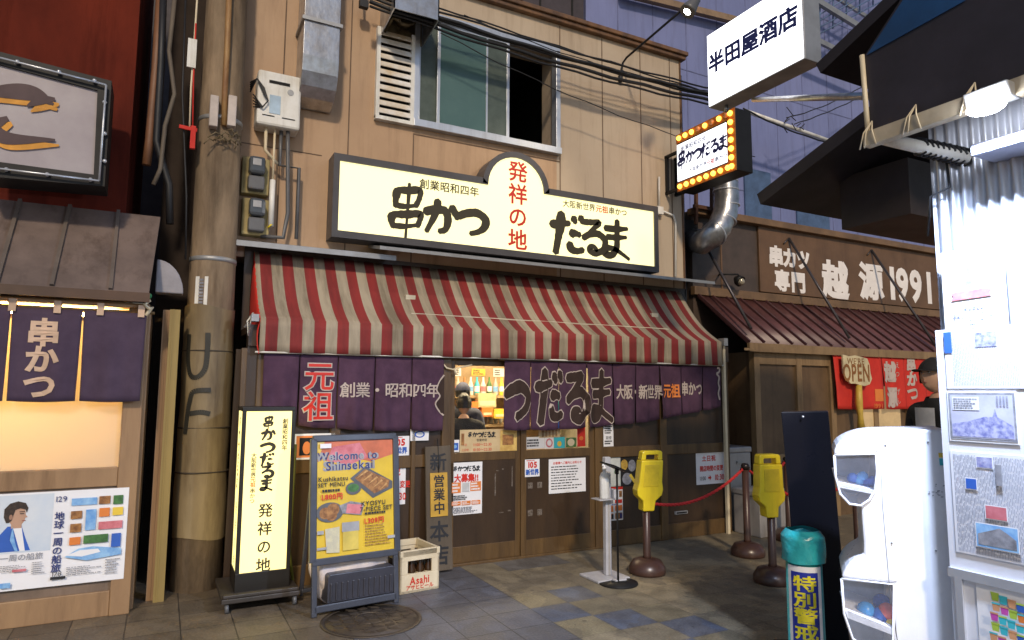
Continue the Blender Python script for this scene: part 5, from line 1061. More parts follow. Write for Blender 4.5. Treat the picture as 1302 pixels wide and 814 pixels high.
# ------------------------------------------------------------------ rope stanchions, yellow covers, rope
def mk_st():
    t = thing('rope_stanchion', 'x', 'stanchion', (0,0,0), 'brown rope stanchions')
    mb = MB(); mb.lathe((0,0,0), [(.165,0),(.17,.02),(.165,.06),(.13,.115),(.07,.135),(.0,.137)], 28); mb.build('base', m_bronze, t)
    mb = MB(); mb.lathe((0,0,0), [(.04,.13),(.034,.16),(.034,.86),(.0,.86)], 16); mb.build('post', m_bronze, t)
    mb = MB(); mb.lathe((0,0,0), [(.042,.86),(.042,.9),(.03,.92),(.0,.925)], 16); mb.tube([(.04,0,.84),(.065,0,.855),(.06,0,.88),(.038,0,.885)], .006, 6); mb.tube([(-.04,0,.84),(-.065,0,.855),(-.06,0,.88),(-.038,0,.885)], .006, 6); mb.build('cap', mat('dark_cap', (.03,.02,.018), .3, .4), t)
    return t
st0 = mk_st()
SP = [(4.03,-.99),(5.38,-.92),(4.83,-1.72),(6.16,-1.6),(6.35,-.62)]
SL = ['brown rope stanchion with a yellow cover, nearest to the thin black stand','brown rope stanchion in front of the silver storage boxes, without cover','brown rope stanchion with a yellow cover, just left of the black slab sign','brown rope stanchion half hidden behind the white capsule machine','brown rope stanchion farthest back, between the yellow-covered post and the black slab']
for i, (x, y) in enumerate(SP):
    o = st0 if i == 0 else copy_tree(st0); o.location = (x, y, 0); o['label'] = SL[i]
def cover(i, ox, lab, tilt, rz):
    x, y = SP[i]; t = thing('post_cover', lab, 'cover', (x, y, .5)); c, s = math.cos(rz), math.sin(rz); rx, nr = V((c, s, 0)), V((s, -c, 0))
    O = [(-.055,0),(.055,0),(.062,.09),(.12,.14),(.13,.19),(.115,.26),(.108,.5),(.09,.535),(-.09,.535),(-.108,.5),(-.115,.26),(-.13,.19),(-.12,.14),(-.062,.09)]
    def T(a, b, dd): a2 = a+b*tilt; return V((x+ox,y,.56))+rx*a2+Z_*b+nr*dd
    mb = MB()
    lo_ = [p for p in O if p[1] <= .5]
    # body with a handle opening at the top: two uprights and a bar
    Bd = [(-.055,0),(.055,0),(.062,.09),(.12,.14),(.13,.19),(.115,.26),(.108,.46),(-.108,.46),(-.115,.26),(-.13,.19),(-.12,.14),(-.062,.09)]
    mb.prism([T(a,b,.06) for a, b in Bd], -nr*.12)
    hd = MB()
    hd.prism([T(a,b,.045) for a, b in ((-.106,.461),(-.06,.461),(-.06,.51),(.06,.51),(.06,.461),(.106,.461),(.1,.53),(.085,.545),(-.085,.545),(-.1,.53))], -nr*.09)
    mb.build('body', m_yel, t, bevel=.012, seg=3); hd.build('handle', m_yel, t, bevel=.008)
    mb = MB(); mb.prism([T(a,b,.064) for a, b in ((-.075,.22),(.075,.22),(.072,.42),(-.072,.42))], -nr*.01); mb.build('raised_panel', mat('yellow_raised', (.75,.55,.02), .42), t, bevel=.01)
cover(0, .0, 'yellow plastic cover with a handle slot tilted on the stanchion by the doors', .1, -.25); cover(2, -.02, 'yellow plastic cover with a handle slot on the stanchion next to the black slab', .0, -.3)
def rope(lab, a, b, s, loc):
    mb = MB(); n = 60; P = [V(a).lerp(V(b), k/n)-Z_*s*4*(k/n)*(1-k/n) for k in range(n+1)]
    for ph in (0, 2.1, 4.2):
        mb.tube([p+V((0,math.cos(k*.9+ph)*.008,math.sin(k*.9+ph)*.008)) for k, p in enumerate(P)], .0085, 6)
    tag(mb.build('barrier_rope', mat('red_twisted_rope', (.55,.02,.02), .7), loc=a), lab, 'rope')
rope('red twisted rope sagging in front of the wooden doors between two stanchions', (4.09,-.99,.62), (5.34,-.92,.86), .13, 0)
rope('red twisted rope behind the right yellow cover running to the hidden stanchion', (4.9,-1.68,.84), (6.12,-1.58,.84), .2, 0)
rope('red twisted rope between the two farthest stanchions at the right shop', (5.43,-.9,.86), (6.3,-.63,.86), .12, 0)

# ------------------------------------------------------------------ hand sanitiser stand, black stand
sx, sy = 3.62, -.95
sn = thing('sanitiser_stand', 'white metal pedal stand holding a pump bottle in front of the wooden doors', 'stand', (sx, sy, 0))
m_sw = mat('off_white_metal', (.5,.49,.5), .4, c2=(.4,.39,.4), ns=4, stain=0.5)
mb = MB(); mb.box(sx-.2, sx+.14, sy-.14, sy+.16, .0, .022); mb.box(sx-.06, sx+.06, sy-.2, sy-.14, .01, .03); mb.build('base_plate', m_sw, sn, bevel=.006)
mb = MB(); mb.box(sx-.03, sx+.03, sy-.02, sy+.03, .022, 1.06); mb.build('upright', m_sw, sn, bevel=.006)
mb = MB(); mb.box(sx-.15, sx+.09, sy-.1, sy+.04, .69, .7); mb.box(sx+.03, sx+.09, sy-.06, sy+.04, .7, .77); mb.build('tray', m_sw, sn, bevel=.003)
bt = thing('pump_bottle', 'white pump bottle standing on the sanitiser stand tray', 'bottle', (sx-.06, sy-.05, .7))
mb = MB(); mb.lathe((sx-.065,sy-.05,.701), [(.04,0),(.043,.01),(.043,.19),(.03,.225),(.015,.235),(.015,.25)], 20); mb.build('body', m_white, bt)
mb = MB(); mb.lathe((sx-.065,sy-.05,.951), [(.018,0),(.018,.025),(.008,.03),(.008,.06)], 14); mb.tube([(sx-.065,sy-.05,1.008),(sx-.09,sy-.075,1.01),(sx-.11,sy-.09,.99)], .009, 8); mb.build('pump', m_whitep, bt)
q = at(783,735,-.9); q = atz(786,742,0)
bs_ = thing('music_stand', 'thin black stand with a small tilted plate, beside the sanitiser stand', 'stand', (q.x, q.y, 0))
mb = MB(); mb.lathe((q.x,q.y,0), [(.17,0),(.17,.012),(.02,.02),(.0,.021)], 28); mb.build('base', m_black, bs_)
mb = MB(); mb.tube([(q.x,q.y,.02),(q.x,q.y,.98)], .009, 8); mb.build('pole', m_black, bs_)
mb = MB(); mb.ob((q.x-.03,q.y-.02,.99), (V((.11,.03,-.04)), V((-.02,.08,.01)), Z_*.006)); mb.tube([(q.x,q.y,.93),(q.x,q.y,.985)], .018, 8); mb.build('plate', m_black, bs_)

# ------------------------------------------------------------------ silver storage boxes
m_sv = mat('silver_sheet', (.42,.4,.39), .42, .3, c2=(.34,.32,.31), ns=3, stain=0.4)
for k, (x0, x1, y0, y1, z0, z1, lab) in enumerate(((6.12,6.62,-.42,-.02,0,.52,'silver lidded storage box on the ground at the dark gap beside the doors'),(6.14,6.54,.08,.42,0,.98,'taller pale silver box standing behind the low lidded box'))):
    t = thing('storage_box', lab, 'box', ((x0+x1)/2, y0, z0)); rbox(x0, x1, y0, y1, z0, z1-.07).build('body', m_sv, t, bevel=.012); rbox(x0-.012, x1+.012, y0-.012, y1+.012, z1-.068, z1).build('lid', m_sv, t, bevel=.014)
    mb = MB(); mb.box((x0+x1)/2-.05, (x0+x1)/2+.05, y0-.02, y0-.002, z1-.2, z1-.17); mb.build('latch', m_alu2, t)

# ------------------------------------------------------------------ lit lamp box sign by the pole
LYF = -.36
a, b = at(305,731,LYF), at(362,722,LYF); zt = at(345,523,LYF).z; zb = .32
x0, x1 = a.x-.005, b.x+.01; dp = .38
lb = thing('standing_light_box', 'tall cream lit box sign with vertical characters on a wheeled base, beside the utility pole', 'sign', ((x0+x1)/2, LYF+dp/2, 0))
zpan0 = (a.z+b.z)/2; zpan1 = zt-.0
print('lampbox', x0, x1, zpan0, zpan1)
m_lbf = mat('black_lamp_frame', (.02,.017,.014), .4)
mb = MB(); f = .03
for x in (x0-f, x1): 
    for y in (LYF, LYF+dp-f): mb.box(x, x+f, y, y+f, .1, zpan1+.03)
mb.box(x0-f, x1+f, LYF-.002, LYF+dp, zpan1, zpan1+.035); mb.box(x0-f, x1+f, LYF-.001, LYF+dp, .1, zpan0); mb.build('frame', m_lbf, lb, bevel=.004)
mb = MB(); mb.box(x0, x1, LYF+.008, LYF+.016, zpan0, zpan1); mb.build('lit_panel', m_signglow2, lb); mb = MB(); mb.box(x0-f+.008, x0-f+.016, LYF+f, LYF+dp-f, zpan0, zpan1); mb.build('lit_panel', m_signglow2, lb)
mb = MB(); yy = LYF+.005; cx = (x0+x1)/2; H = zpan1-zpan0; w = x1-x0
brush(mb, '串かつだるま', (cx-.005,yy,zpan1-.04-H*.235), X_, Z_, H*.082, 0, vert=True, adv=.95, sx=1.1)
write(mb, '発祥の地', (cx,yy,zpan0+.02+H*.19), X_, Z_, w*.32, 0, bold=.02, vert=True, adv=1.26)
write(mb, '創業昭和四年', (x1-w*.14,yy,zpan1-H*.15), X_, Z_, w*.125, 0, vert=True, adv=.98, bold=.025)
write(mb, '大阪新世界', (x0+w*.2,yy,zpan1-H*.34), X_, Z_, w*.115, 0, vert=True, adv=.96, bold=.025); write(mb, '元祖', (x0+w*.2,yy,zpan1-H*.445), X_, Z_, w*.115, 1, vert=True, bold=.03); write(mb, '串かつ', (x0+w*.2,yy,zpan1-H*.53), X_, Z_, w*.115, 0, vert=True, bold=.02)
for q in (0, 1):
    tm = MB(); mb.k.append((len(mb.v), len(mb.f)))
    brush(tm, '串かつだるま', (0,0,zpan1-.04-H*.235), X_, Z_, H*.07, 0, vert=True, adv=1.1) if q == 0 else write(tm, '発祥の地', (0,0,zpan0+.02+H*.2), X_, Z_, w*.3, 0, vert=True, adv=1.3)
    mb.add([V((x0-f+.004+p.y, LYF+dp/2-p.x, p.z)) for p in tm.v], tm.f, 0)
mb.build('lettering', [m_ink, m_orange], lb)
mb = MB(); mb.box(x0-.13, x1+.09, LYF-.16, LYF+dp+.12, .075, .11); mb.box(x0-.12, x1+.08, LYF-.15, LYF-.1, .11, .135); mb.build('wheeled_base', mat('dark_base', (.05,.04,.035), .5, c2=(.03,.025,.02)), lb, bevel=.006)
for x in (x0-.09, x1+.05):
    for y in (LYF-.12, LYF+dp+.08):
        mb = MB(); mb.lathe((x-.012,y,.036), [(.036,0),(.036,.025)], 14, ax=(Y_, Z_, X_)); mb.beam((x,y,.04), (x,y,.078), .03, .02); mb.build('caster', m_greyp, lb)
q = at(372,700,-.2); mb = MB(); mb.tube([at(376,565,-.1), at(372,640,-.1), at(368,700,-.12), at(373,745,-.2)], .012, 6); tag(mb.build('power_cable', mat('olive_cable', (.16,.17,.03), .5), loc=q), 'thin yellowish cable running down the wall right of the lit box sign', 'cable')
for k, (xa, xb, Yb, lab) in enumerate(((312,300,.03,'tall thin wooden post leaning behind the lit box sign, nearest the box'),(305,288,.2,'tall thin dark wooden post standing right beside the utility pole'))):
    p, q = at(xa,395,Yb), at(xb,720,Yb); mb = MB(); mb.beam(V((q.x,Yb,.02)), V((p.x+.01,Yb,2.0)), .045, .05); tag(mb.build('wooden_post', m_wood if k == 0 else m_wood2, loc=(q.x,Yb,0)), lab, 'post')

# ------------------------------------------------------------------ poster board with weights, sack, crate
B0, B1 = V((1.055,-.86,0)), V((1.725,-.79,0)); rr = (B1-B0).normalized(); W_ = (B1-B0).length
top = at(391,558,-.66).z; up = V((.0,.17,top)).normalized(); nn = rr.cross(up)
ab = thing('poster_stand', 'grey framed street poster stand with a yellow food poster, next to the lit box sign', 'poster stand', (B0+B1)/2)
Lg = top/up.z
def bp(u, v, d=0.): return B0+rr*(W_*u)+up*(Lg*v)+nn*d
vb = .295
mb = MB()
mb.beam(bp(.02,0), bp(.02,vb), .04, .03, 0, nn); mb.beam(bp(.98,0), bp(.98,vb), .04, .03, 0, nn); mb.beam(bp(.02,.04), bp(.98,.04), .03, .05, 0, up)
for u, v, u2, v2 in ((.0,vb,1,vb),(0,1,1,1)): mb.beam(bp(u-.01,v), bp(u2+.01,v2), .04, .05, 0, up)
mb.beam(bp(0,vb), bp(0,1), .05, .04, 0, nn); mb.beam(bp(1,vb), bp(1,1), .05, .04, 0, nn)
for u in (.02, .98): q = bp(u,0)+V((0,.52,0)); mb.beam(bp(u,.9,-.02), q+Z_*.02, .03, .03, 0, rr)
mb.beam(bp(.02,0)+V((0,.5,.06)), bp(.98,0)+V((0,.5,.06)), .03, .03)
mb.build('frame', mat('slate_grey_frame', (.06,.065,.085), .4), ab, bevel=.006)
h = Lg*(1-vb)-.05; w = W_-.05; o = bp(0,vb)+rr*.025+up*.025+nn*.004
I = [('p', [(0,h*.82),(w*.1,h),(w,h),(w,h*.86),(w*.7,h*.8),(w*.2,h*.9)], mat('orange_red_fan', (.65,.16,.06), .5)), ('p', [(w*.12,h*.83),(w*.2,h*.95),(w*.55,h*.98),(w*.66,h*.84),(w*.4,h*.78)], m_pink),
     ('t', 'Welcome to', w*.4, h*.87, h*.1, m_lgrey, dict(bold=.05)), ('t', 'Welcome to', w*.4, h*.87, h*.1, m_navy, dict(bold=.012)), ('t', 'Shinsekai', w*.42, h*.785, h*.11, m_lgrey, dict(bold=.05)), ('t', 'Shinsekai', w*.42, h*.785, h*.11, m_navy, dict(bold=.012)),
     ('p', [(w*.42,h*.66),(w*.62,h*.76),(w*.99,h*.61),(w*.99,h*.55),(w*.72,h*.47)], m_greyp), ('p', [(w*.48,h*.66),(w*.62,h*.735),(w*.95,h*.62),(w*.93,h*.56),(w*.74,h*.51)], m_brownp),
     *[('p', [(w*(.5+.075*k),h*(.655-.03*k)),(w*(.53+.075*k),h*(.665-.03*k)),(w*(.66+.065*k),h*(.715-.032*k)),(w*(.64+.065*k),h*(.73-.032*k))], mat('fried_skewer_print', (.62,.36,.12), .5, c2=(.36,.17,.05), ns=40)) for k in range(5)], ('e', w*.46, h*.57, w*.1, h*.055, m_greyp), ('e', w*.46, h*.575, w*.075, h*.036, m_green), ('e', w*.16, h*.38, w*.17, h*.085, m_greyp), ('e', w*.1, h*.375, w*.07, h*.05, m_brownp), ('e', w*.2, h*.4, w*.08, h*.055, m_brownp), ('e', w*.18, h*.35, w*.07, h*.045, m_brownp),
     ('p', [(w*.32,h*.36),(w*.28,h*.43),(w*.42,h*.46),(w*.6,h*.43),(w*.56,h*.33)], m_greyprint), ('p', [(w*.36,h*.36),(w*.38,h*.44),(w*.58,h*.42),(w*.54,h*.34)], m_pink),
     ('p', [(w*.12,h*.04),(w*.1,h*.24),(w*.28,h*.25),(w*.28,h*.03)], mat('pale_drink_print', (.6,.55,.35), .5, c2=(.45,.42,.32), ns=20)), ('p', [(w*.32,h*.04),(w*.32,h*.27),(w*.52,h*.27),(w*.52,h*.04)], mat('beer_print', (.72,.55,.1), .5)), ('p', [(w*.31,h*.2),(w*.31,h*.28),(w*.53,h*.28),(w*.53,h*.2)], m_lgrey),
     ('t', 'Kushikatsu', w*.2, h*.67, h*.055, m_inkbk, dict(bold=.02)), ('t', 'SET MENU', w*.18, h*.62, h*.05, m_inkbk, dict(bold=.02)), ('t', '1,800円', w*.18, h*.515, h*.06, m_inkred, dict(bold=.03)),
     ('t', 'DOTEYU', w*.72, h*.43, h*.055, m_inkbk, dict(bold=.02)) if 0 else ('t', 'KYOSYU', w*.72, h*.43, h*.055, m_inkbk, dict(bold=.02)), ('t', '7-PIECE SET', w*.76, h*.38, h*.055, m_inkbk, dict(bold=.02)), ('t', '1,309円', w*.72, h*.275, h*.06, m_inkred, dict(bold=.03)),
     ('d', w*.06, h*.55, w*.26, h*.035, 1, m_inkbk, dict(seed=5)), ('d', w*.6, h*.325, w*.3, h*.03, 1, m_inkbk, dict(seed=6)), ('d', w*.6, h*.05, w*.34, h*.19, 8, m_brownp, dict(seed=7, fill=.35)), ('r', w*.03, h*.94, w*.14, h*.04, m_whitep),
     ('r', 0, h*.07, w*.12, h*.02, m_lgrey), ('r', w*.9, h*.1, w*.1, h*.025, m_lgrey), ('r', 0, h*.2, w*.08, h*.03, m_lgrey)]
# the stand carries its poster as a part
pb = poster('poster_sheet', None, None, o, rr, up, w, h, I, mat('glossy_yellow_poster', (.72,.5,.05), .22, c2=(.62,.42,.04), ns=5))
wl_ = pb.location.copy(); pb.parent = ab; pb.location = wl_-ab.location
cx = bp(.5,0)
bw_ = thing('weight_tank', 'dark grey ribbed water weight lying on the foot of the poster stand', 'weight', bp(.5,0)+V((.04,.1,.05)))
mb = MB(); c0 = bp(.17,0)+V((0,.02,.075)); l_ = W_*.8
mb.prism([c0, c0+rr*l_, c0+rr*l_+Z_*.19, c0+rr*l_*.97+Z_*.205, c0+rr*l_*.03+Z_*.205, c0+Z_*.19], V((-.02,.2,0)))
for k in range(12): p = c0+rr*(l_*(.05+.08*k))+V((0,-.006,0)); mb.ob(p+Z_*.08, (rr*.008, Y_*.006, Z_*.065))
mb.build('tank', mat('dark_grey_tank', (.05,.05,.065), .4), bw_, bevel=.012)
mb = MB()
def sack(u, v):
    a = 2*math.pi*u; b = math.pi*(v-.5); ca = math.cos(b); sx_ = math.copysign(abs(math.cos(a))**.6, math.cos(a)); sy_ = math.copysign(abs(math.sin(a))**.6, math.sin(a))
    w_ = 1+.06*math.sin(a*7+v*9)+.05*math.sin(v*13+a*2)
    return bp(.5,0)+V((.0,.24,.25))+rr*(.3*ca**.5*sx_*w_)+V((0,.15,0))*(ca**.5*sy_*w_)+Z_*(.24*math.sin(b)+.012*math.sin(a*5+v*11))
mb.sheet(48, 20, sack); sk_ = mb.build('sand_sack', mat('clear_film_over_beige', (.72,.6,.5), .2, c2=(.5,.46,.48), ns=7, bump=.6, bs=12), loc=bp(.5,0)+V((0,.24,.01)))
tag(sk_, 'beige sack wrapped in shiny clear film lying behind the grey weight', 'sack')
# crate
q0, q1 = atz(508,757,0), atz(558,748,0); cw = (q1-q0).length; cr_ = (q1-q0).normalized(); cn = V((-cr_.y, cr_.x, 0))
c_ = thing('beer_crate', 'beige plastic bottle crate with red print standing right of the poster stand', 'crate', q0)
hc, dc = .335, .42; q0 = q0+Z_*.0
mb = MB(); t = .018
def side(p, d, L, nrm):
    def bx(a, b, z0, z1, th=t): mb.ob(p+d*((a+b)/2)+Z_*((z0+z1)/2)+nrm*th/2, (d*(b-a)/2, nrm*th/2, Z_*(z1-z0)/2))
    bx(0, L, 0, .15); bx(0, .07, .15, .255); bx(L-.07, L, .15, .255); bx(0, L, .255, hc); bx(-.006, L+.006, .29, hc+.006, .026) if 1 else None
side(q0, cr_, cw, cn); side(q0+cn*dc, cr_, cw, -cn); side(q0, cn, dc, cr_); side(q0+cr_*cw, cn, dc, -cr_)
mb.ob(q0+cr_*cw/2+cn*dc/2+Z_*.012, (cr_*cw/2, cn*dc/2, Z_*.012)); mb.build('body', m_cream, c_, bevel=.003)
mb = MB(); write(mb, 'Asahi', q0+cr_*cw*.5+Z_*.1-cn*.004, cr_, Z_, .085, 0, bold=.02, sx=.85); write(mb, 'アサヒビール', q0+cr_*cw*.5+Z_*.045-cn*.004, cr_, Z_, .042, 0, bold=.02); mb.build('lettering', m_inkred, c_)
bt0 = None; m_bt = mat('brown_bottle_glass', (.05,.022,.008), .12)
for i in range(4):
    for j in range(3):
        p = q0+cr_*(cw*(.17+.22*i))+cn*(.08+.12*j)+Z_*.026; hh = .24
        if bt0 is None:
            bt0 = thing('beer_bottle', 'brown glass bottle standing in the beige crate', 'bottle', p, 'bottles in the beige crate')
            mb = MB(); mb.lathe(p, [(.032,0),(.035,.01),(.035,.15),(.014,.2),(.013,.25),(.0,.25)], 14); mb.build('glass', m_bt, bt0)
            mb = MB(); mb.lathe(p, [(.0355,.05),(.0357,.052),(.0357,.115),(.0355,.117)], 14); mb.build('paper_label', m_cream, bt0)
        else: copy_tree(bt0, None, p)
# manhole
mc = V((1.43,-1.1,0)); mb = MB(); mb.lathe(mc, [(.36,.0),(.36,.006),(.33,.006),(.33,.003),(.325,.003),(.325,.007),(.0,.007)], 40)
for k in range(7):
    for j in range(7):
        x, y = (k-3)*.085, (j-3)*.085
        if x*x+y*y < .085: mb.ob(mc+V((x,y,.009)), (V((.03,.012,0)) if (k+j) % 2 else V((.03,-.012,0)), V((-.008,.02,0)), Z_*.002))
mb.tube([mc+V((.12*math.cos(k*.3),.12*math.sin(k*.3)+.03,.008)) for k in range(22)], .006, 5)
tag(mb.build('manhole_cover', mat('worn_cast_iron', (.1,.075,.05), .5, .4, c2=(.06,.045,.035), ns=8), loc=mc), 'round worn iron manhole cover in the paving in front of the poster stand', 'manhole cover')
# plank sign
pk = thing('plank_sign', 'weathered grey wooden plank sign with brush characters, leaning by the glass doors', 'sign', (2.32,-.14,0))
mb = MB(); P = [(2.205,-.16,.02),(2.455,-.16,.02),(2.455,-.06,1.135),(2.2,-.06,1.13)]; mb.prism([V(p) for p in P], (0,.03,0)); mb.build('board', mat('weathered_plank', (.13,.1,.072), .8, c2=(.075,.058,.04), ns=3, streak=.12, bump=.3, bs=30), pk, bevel=.006)
pu = V((0,.1,1.115)).normalized(); pc = lambda z, d: V((2.325,-.16+.1*(z-.02)/1.115,z))+V((0,-1,.09)).normalized()*d
mb = MB(); write(mb, '新', pc(.99,.003), X_, pu, .17, 0, bold=.02); write(mb, '本', pc(.37,.003), X_, pu, .19, 0, bold=.02); write(mb, '店', pc(.16,.003), X_, pu, .19, 0, bold=.02); mb.build('lettering', m_inkbk, pk)
t = thing('yellow_plate', 'small yellow plate with three brush characters hung on the grey plank sign', 'sign', pc(.52,.01))
mb = MB(); a_, b_ = pc(.5,.012), pc(.89,.012); mb.prism([a_+X_*-.085, a_+X_*.085, b_+X_*.085, b_+X_*-.085], V((0,.008,0))); mb.build('board', mat('ochre_plate', (.62,.36,.04), .5), t)
mb = MB(); write(mb, '営業中', pc(.695,.015), X_, pu, .115, 0, bold=.02, vert=True, adv=1.05); mb.build('lettering', m_inkbk, t)
mb = MB(); mb.tube([pc(.89,.012), pc(1.0,.012), pc(1.12,.01), V((2.33,-.03,1.2))], .004, 5); tag(mb.build('plate_cord', m_cable, loc=pc(1.0,.01)), 'short dark cord holding the yellow plate on the plank sign', 'cord')
# ------------------------------------------------------------------ papers on the doors
DY_ = -.004
def dp_(name, lab, tlp, brp, fn, paper=None, Y=.0, group=None, cat='poster'):
    a, b = at(*tlp, Y), at(*brp, Y); o = V((a.x, Y-.0, b.z)); w, h = b.x-a.x, a.z-b.z
    return poster(name, lab, cat, o, X_, Z_, w, h, fn(w, h), paper or m_whitep, group)
z7 = lambda x, y: (550+x/2.808, 450+y/2.808)
def job(w, h):
    I = [('b', '串かつだるま', w*.5, h*.88, w/6.6, m_inkbk, dict(adv=.95)), ('t', '大募集!!', w*.5, h*.7, w*.24, m_inkred, dict(bold=.04, sx=.9))]
    for x, y, a, b in ((.04,.42,.28,.2),(.62,.44,.34,.18),(.04,.18,.28,.08),(.35,.18,.28,.08),(.66,.18,.28,.08)): I += [('r', w*x, h*y, w*a, h*b, m_orange), ('d', w*(x+.02), h*(y+.01), w*(a-.04), h*(b-.02), 3, m_whitep, dict(seed=int(x*90)))]
    I += [('d', w*.05, h*.03, w*.9, h*.12, 5, m_greyprint, dict(seed=8)), ('d', w*.05, h*.28, w*.5, h*.1, 3, m_inkbk, dict(seed=9)), ('r', w*.36, h*.44, w*.22, h*.17, mat('pale_grey_paper', (.6,.6,.6), .6))]
    return I
dp_('job_poster', 'white recruiting poster with red heading and orange boxes on the left sliding door', z7(65,390), z7(176,568), job, Y=.03)
def s105(w, h): return [('t', '105', w*.5, h*.7, h*.46, m_inkred, dict(bold=.05, sx=.95)), ('t', '新世界', w*.5, h*.27, h*.34, m_blue, dict(bold=.05, sx=.85)), ('d', w*.1, h*.9, w*.8, h*.07, 1, m_inkred, dict(seed=3))]
dp_('shop_sticker', 'small white sticker reading 105 in red over blue characters, on the right sliding door', z7(330,378), z7(382,437), s105, Y=-.001, cat='sticker')
dp_('shop_sticker', 'white sticker reading 105 in red over blue characters, partly behind the poster stand', (495,555), (520,579), s105, Y=-.02, cat='sticker')
def note(w, h): return [('t', 'お客様へご案内とお知らせ', w*.5, h*.88, w*.065, m_inkred, dict(bold=.02)), ('d', w*.06, h*.08, w*.86, h*.72, 9, m_inkbk, dict(seed=12, fill=.35))]
dp_('notice_paper', 'large white notice of many handwritten lines on the right sliding door', z7(415,377), z7(547,490), note, Y=-.001, cat='notice')
def hours(w, h): return [('b', '串かつだるま', w*.37, h*.78, w*.085, m_inkbk, dict(adv=.95)), ('t', '営業時間', w*.37, h*.55, w*.045, m_inkbk), ('t', '平日', w*.08, h*.36, w*.04, m_inkred), ('t', '11:00〜22:30', w*.38, h*.36, w*.06, m_inkred), ('t', '土日祝', w*.09, h*.15, w*.04, m_inkred), ('t', '10:30〜22:30', w*.38, h*.15, w*.06, m_inkred), ('r', w*.02, h*.35, w*.05, h*.5, m_brownp), ('r', w*.69, h*.04, w*.3, h*.9, mat('gold_photo', (.7,.48,.15), .4, c2=(.5,.3,.08), ns=14)), ('r', w*.73, h*.3, w*.2, h*.45, m_brownp)]
dp_('hours_sign', 'tan opening-hours sign with brush lettering inside the left door glass', z7(98,272), z7(302,348), hours, mat('tan_paper', (.62,.47,.26), .5, c2=(.52,.38,.2), ns=6), Y=.035, cat='sign')
dp_('payment_sticker', 'small blue and white sticker at the lower left corner of the left door glass', z7(62,308), z7(95,350), lambda w, h: [('r', w*.1, h*.15, w*.8, h*.6, m_blue), ('e', w*.5, h*.45, w*.25, h*.15, m_skyp)], Y=.034, cat='sticker')
dp_('wall_note', 'small white note with a blue round mark just below the left curtain', (522,546), (545,560), lambda w, h: [('e', w*.5, h*.55, w*.28, h*.3, m_blue), ('e', w*.5, h*.55, w*.2, h*.2, m_whitep)], Y=-.02, cat='notice')
def menu(w, h): return [('r', 0, 0, w*.5, h, mat('pale_grey_photo', (.62,.64,.6), .5)), ('r', w*.5, 0, w*.5, h, m_dark), ('e', w*.62, h*.72, w*.11, h*.18, mat('amber_bowl', (.6,.4,.06), .5, c2=(.3,.15,.03), ns=30)), ('e', w*.86, h*.68, w*.12, h*.2, m_greyprint), ('e', w*.7, h*.25, w*.15, h*.2, m_greyprint), ('p', [(w*.76,h*.35),(w*.82,h*.42),(w*.98,h*.15),(w*.92,h*.08)], m_yelp), ('t', '海と炎', w*.14, h*.5, h*.09, m_inkbk, dict(vert=True)) if 0 else ('d', w*.12, h*.2, w*.06, h*.6, 1, m_inkbk, dict(vert=True, seed=3)), ('d', w*.3, h*.45, w*.02, h*.15, 1, m_green, dict(vert=True))]
dp_('menu_poster', 'poster half pale, half dark photos of food bowls, behind the thin black stand', z7(612,370), z7(728,470), menu, Y=.009)
def m2(w, h):
    I = [('r', 0, h*.9, w, h*.1, m_inkred)]
    for x, y, a, b, m in ((.05,.66,.4,.2,m_pink),(.55,.68,.4,.18,m_brownp),(.05,.5,.4,.12,m_greyprint),(.55,.5,.4,.12,m_inkred),(.05,.26,.4,.18,m_orange),(.55,.28,.4,.16,m_orange),(.05,.05,.4,.16,m_orange),(.55,.04,.4,.18,m_brownp)): I += [('r', w*x, h*y, w*a, h*b, m)]
    I += [('d', w*.1, h*.45, w*.8, h*.04, 1, m_blue, dict(seed=1)), ('r', w*.33, h*.05, w*.12, h*.14, m_inkbk), ('r', w*.8, h*.06, w*.12, h*.14, m_navy)]; return I
dp_('menu_sheet', 'narrow white leaflet with red and orange blocks below the food photo poster', z7(615,476), z7(680,592), m2, Y=.009)
dp_('door_note', 'small narrow white note hanging just below the curtain beside the door post', z7(610,250), z7(646,330), lambda w, h: [('d', w*.1, h*.55, w*.8, h*.38, 4, m_inkbk, dict(seed=2)), ('t', '禁煙', w*.5, h*.38, w*.3, m_inkbk), ('d', w*.1, h*.08, w*.8, h*.2, 2, m_inkbk, dict(seed=6))], Y=.009, cat='notice')
def hol(w, h): return [('t', '土日祝', w*.42, h*.82, h*.19, m_inkred, dict(bold=.03, adv=1.05)), ('t', '開店時間の変更', w*.5, h*.5, h*.185, m_inkred, dict(bold=.03, sx=.78)), ('t', '11:00', w*.2, h*.2, h*.18, m_inkbk, dict(sx=.75)), ('p', [(w*.38,h*.17),(w*.43,h*.17),(w*.43,h*.11),(w*.49,h*.2),(w*.43,h*.29),(w*.43,h*.23),(w*.38,h*.23)], m_inkred), ('t', '10:30', w*.75, h*.21, h*.25, m_inkred, dict(bold=.02, sx=.75))]
dp_('hours_notice', 'white notice with red characters and opening hours at the right end of the doors', z7(940,355), z7(1050,460), hol, Y=.009, cat='notice')
dp_('hours_notice', 'white notice with red characters half hidden by the right edge of the poster stand', (480,592), (515,641), hol, Y=.009, cat='notice')
dp_('food_picture', 'small orange framed food picture between the lit box sign and the poster stand', (375,552), (425,583), lambda w, h: [('r', w*.04, h*.08, w*.92, h*.84, m_orange), ('r', w*.12, h*.16, w*.76, h*.68, m_dark), ('e', w*.3, h*.45, w*.1, h*.25, m_orange), ('e', w*.5, h*.5, w*.12, h*.2, m_brownp)], Y=-.02, cat='picture')
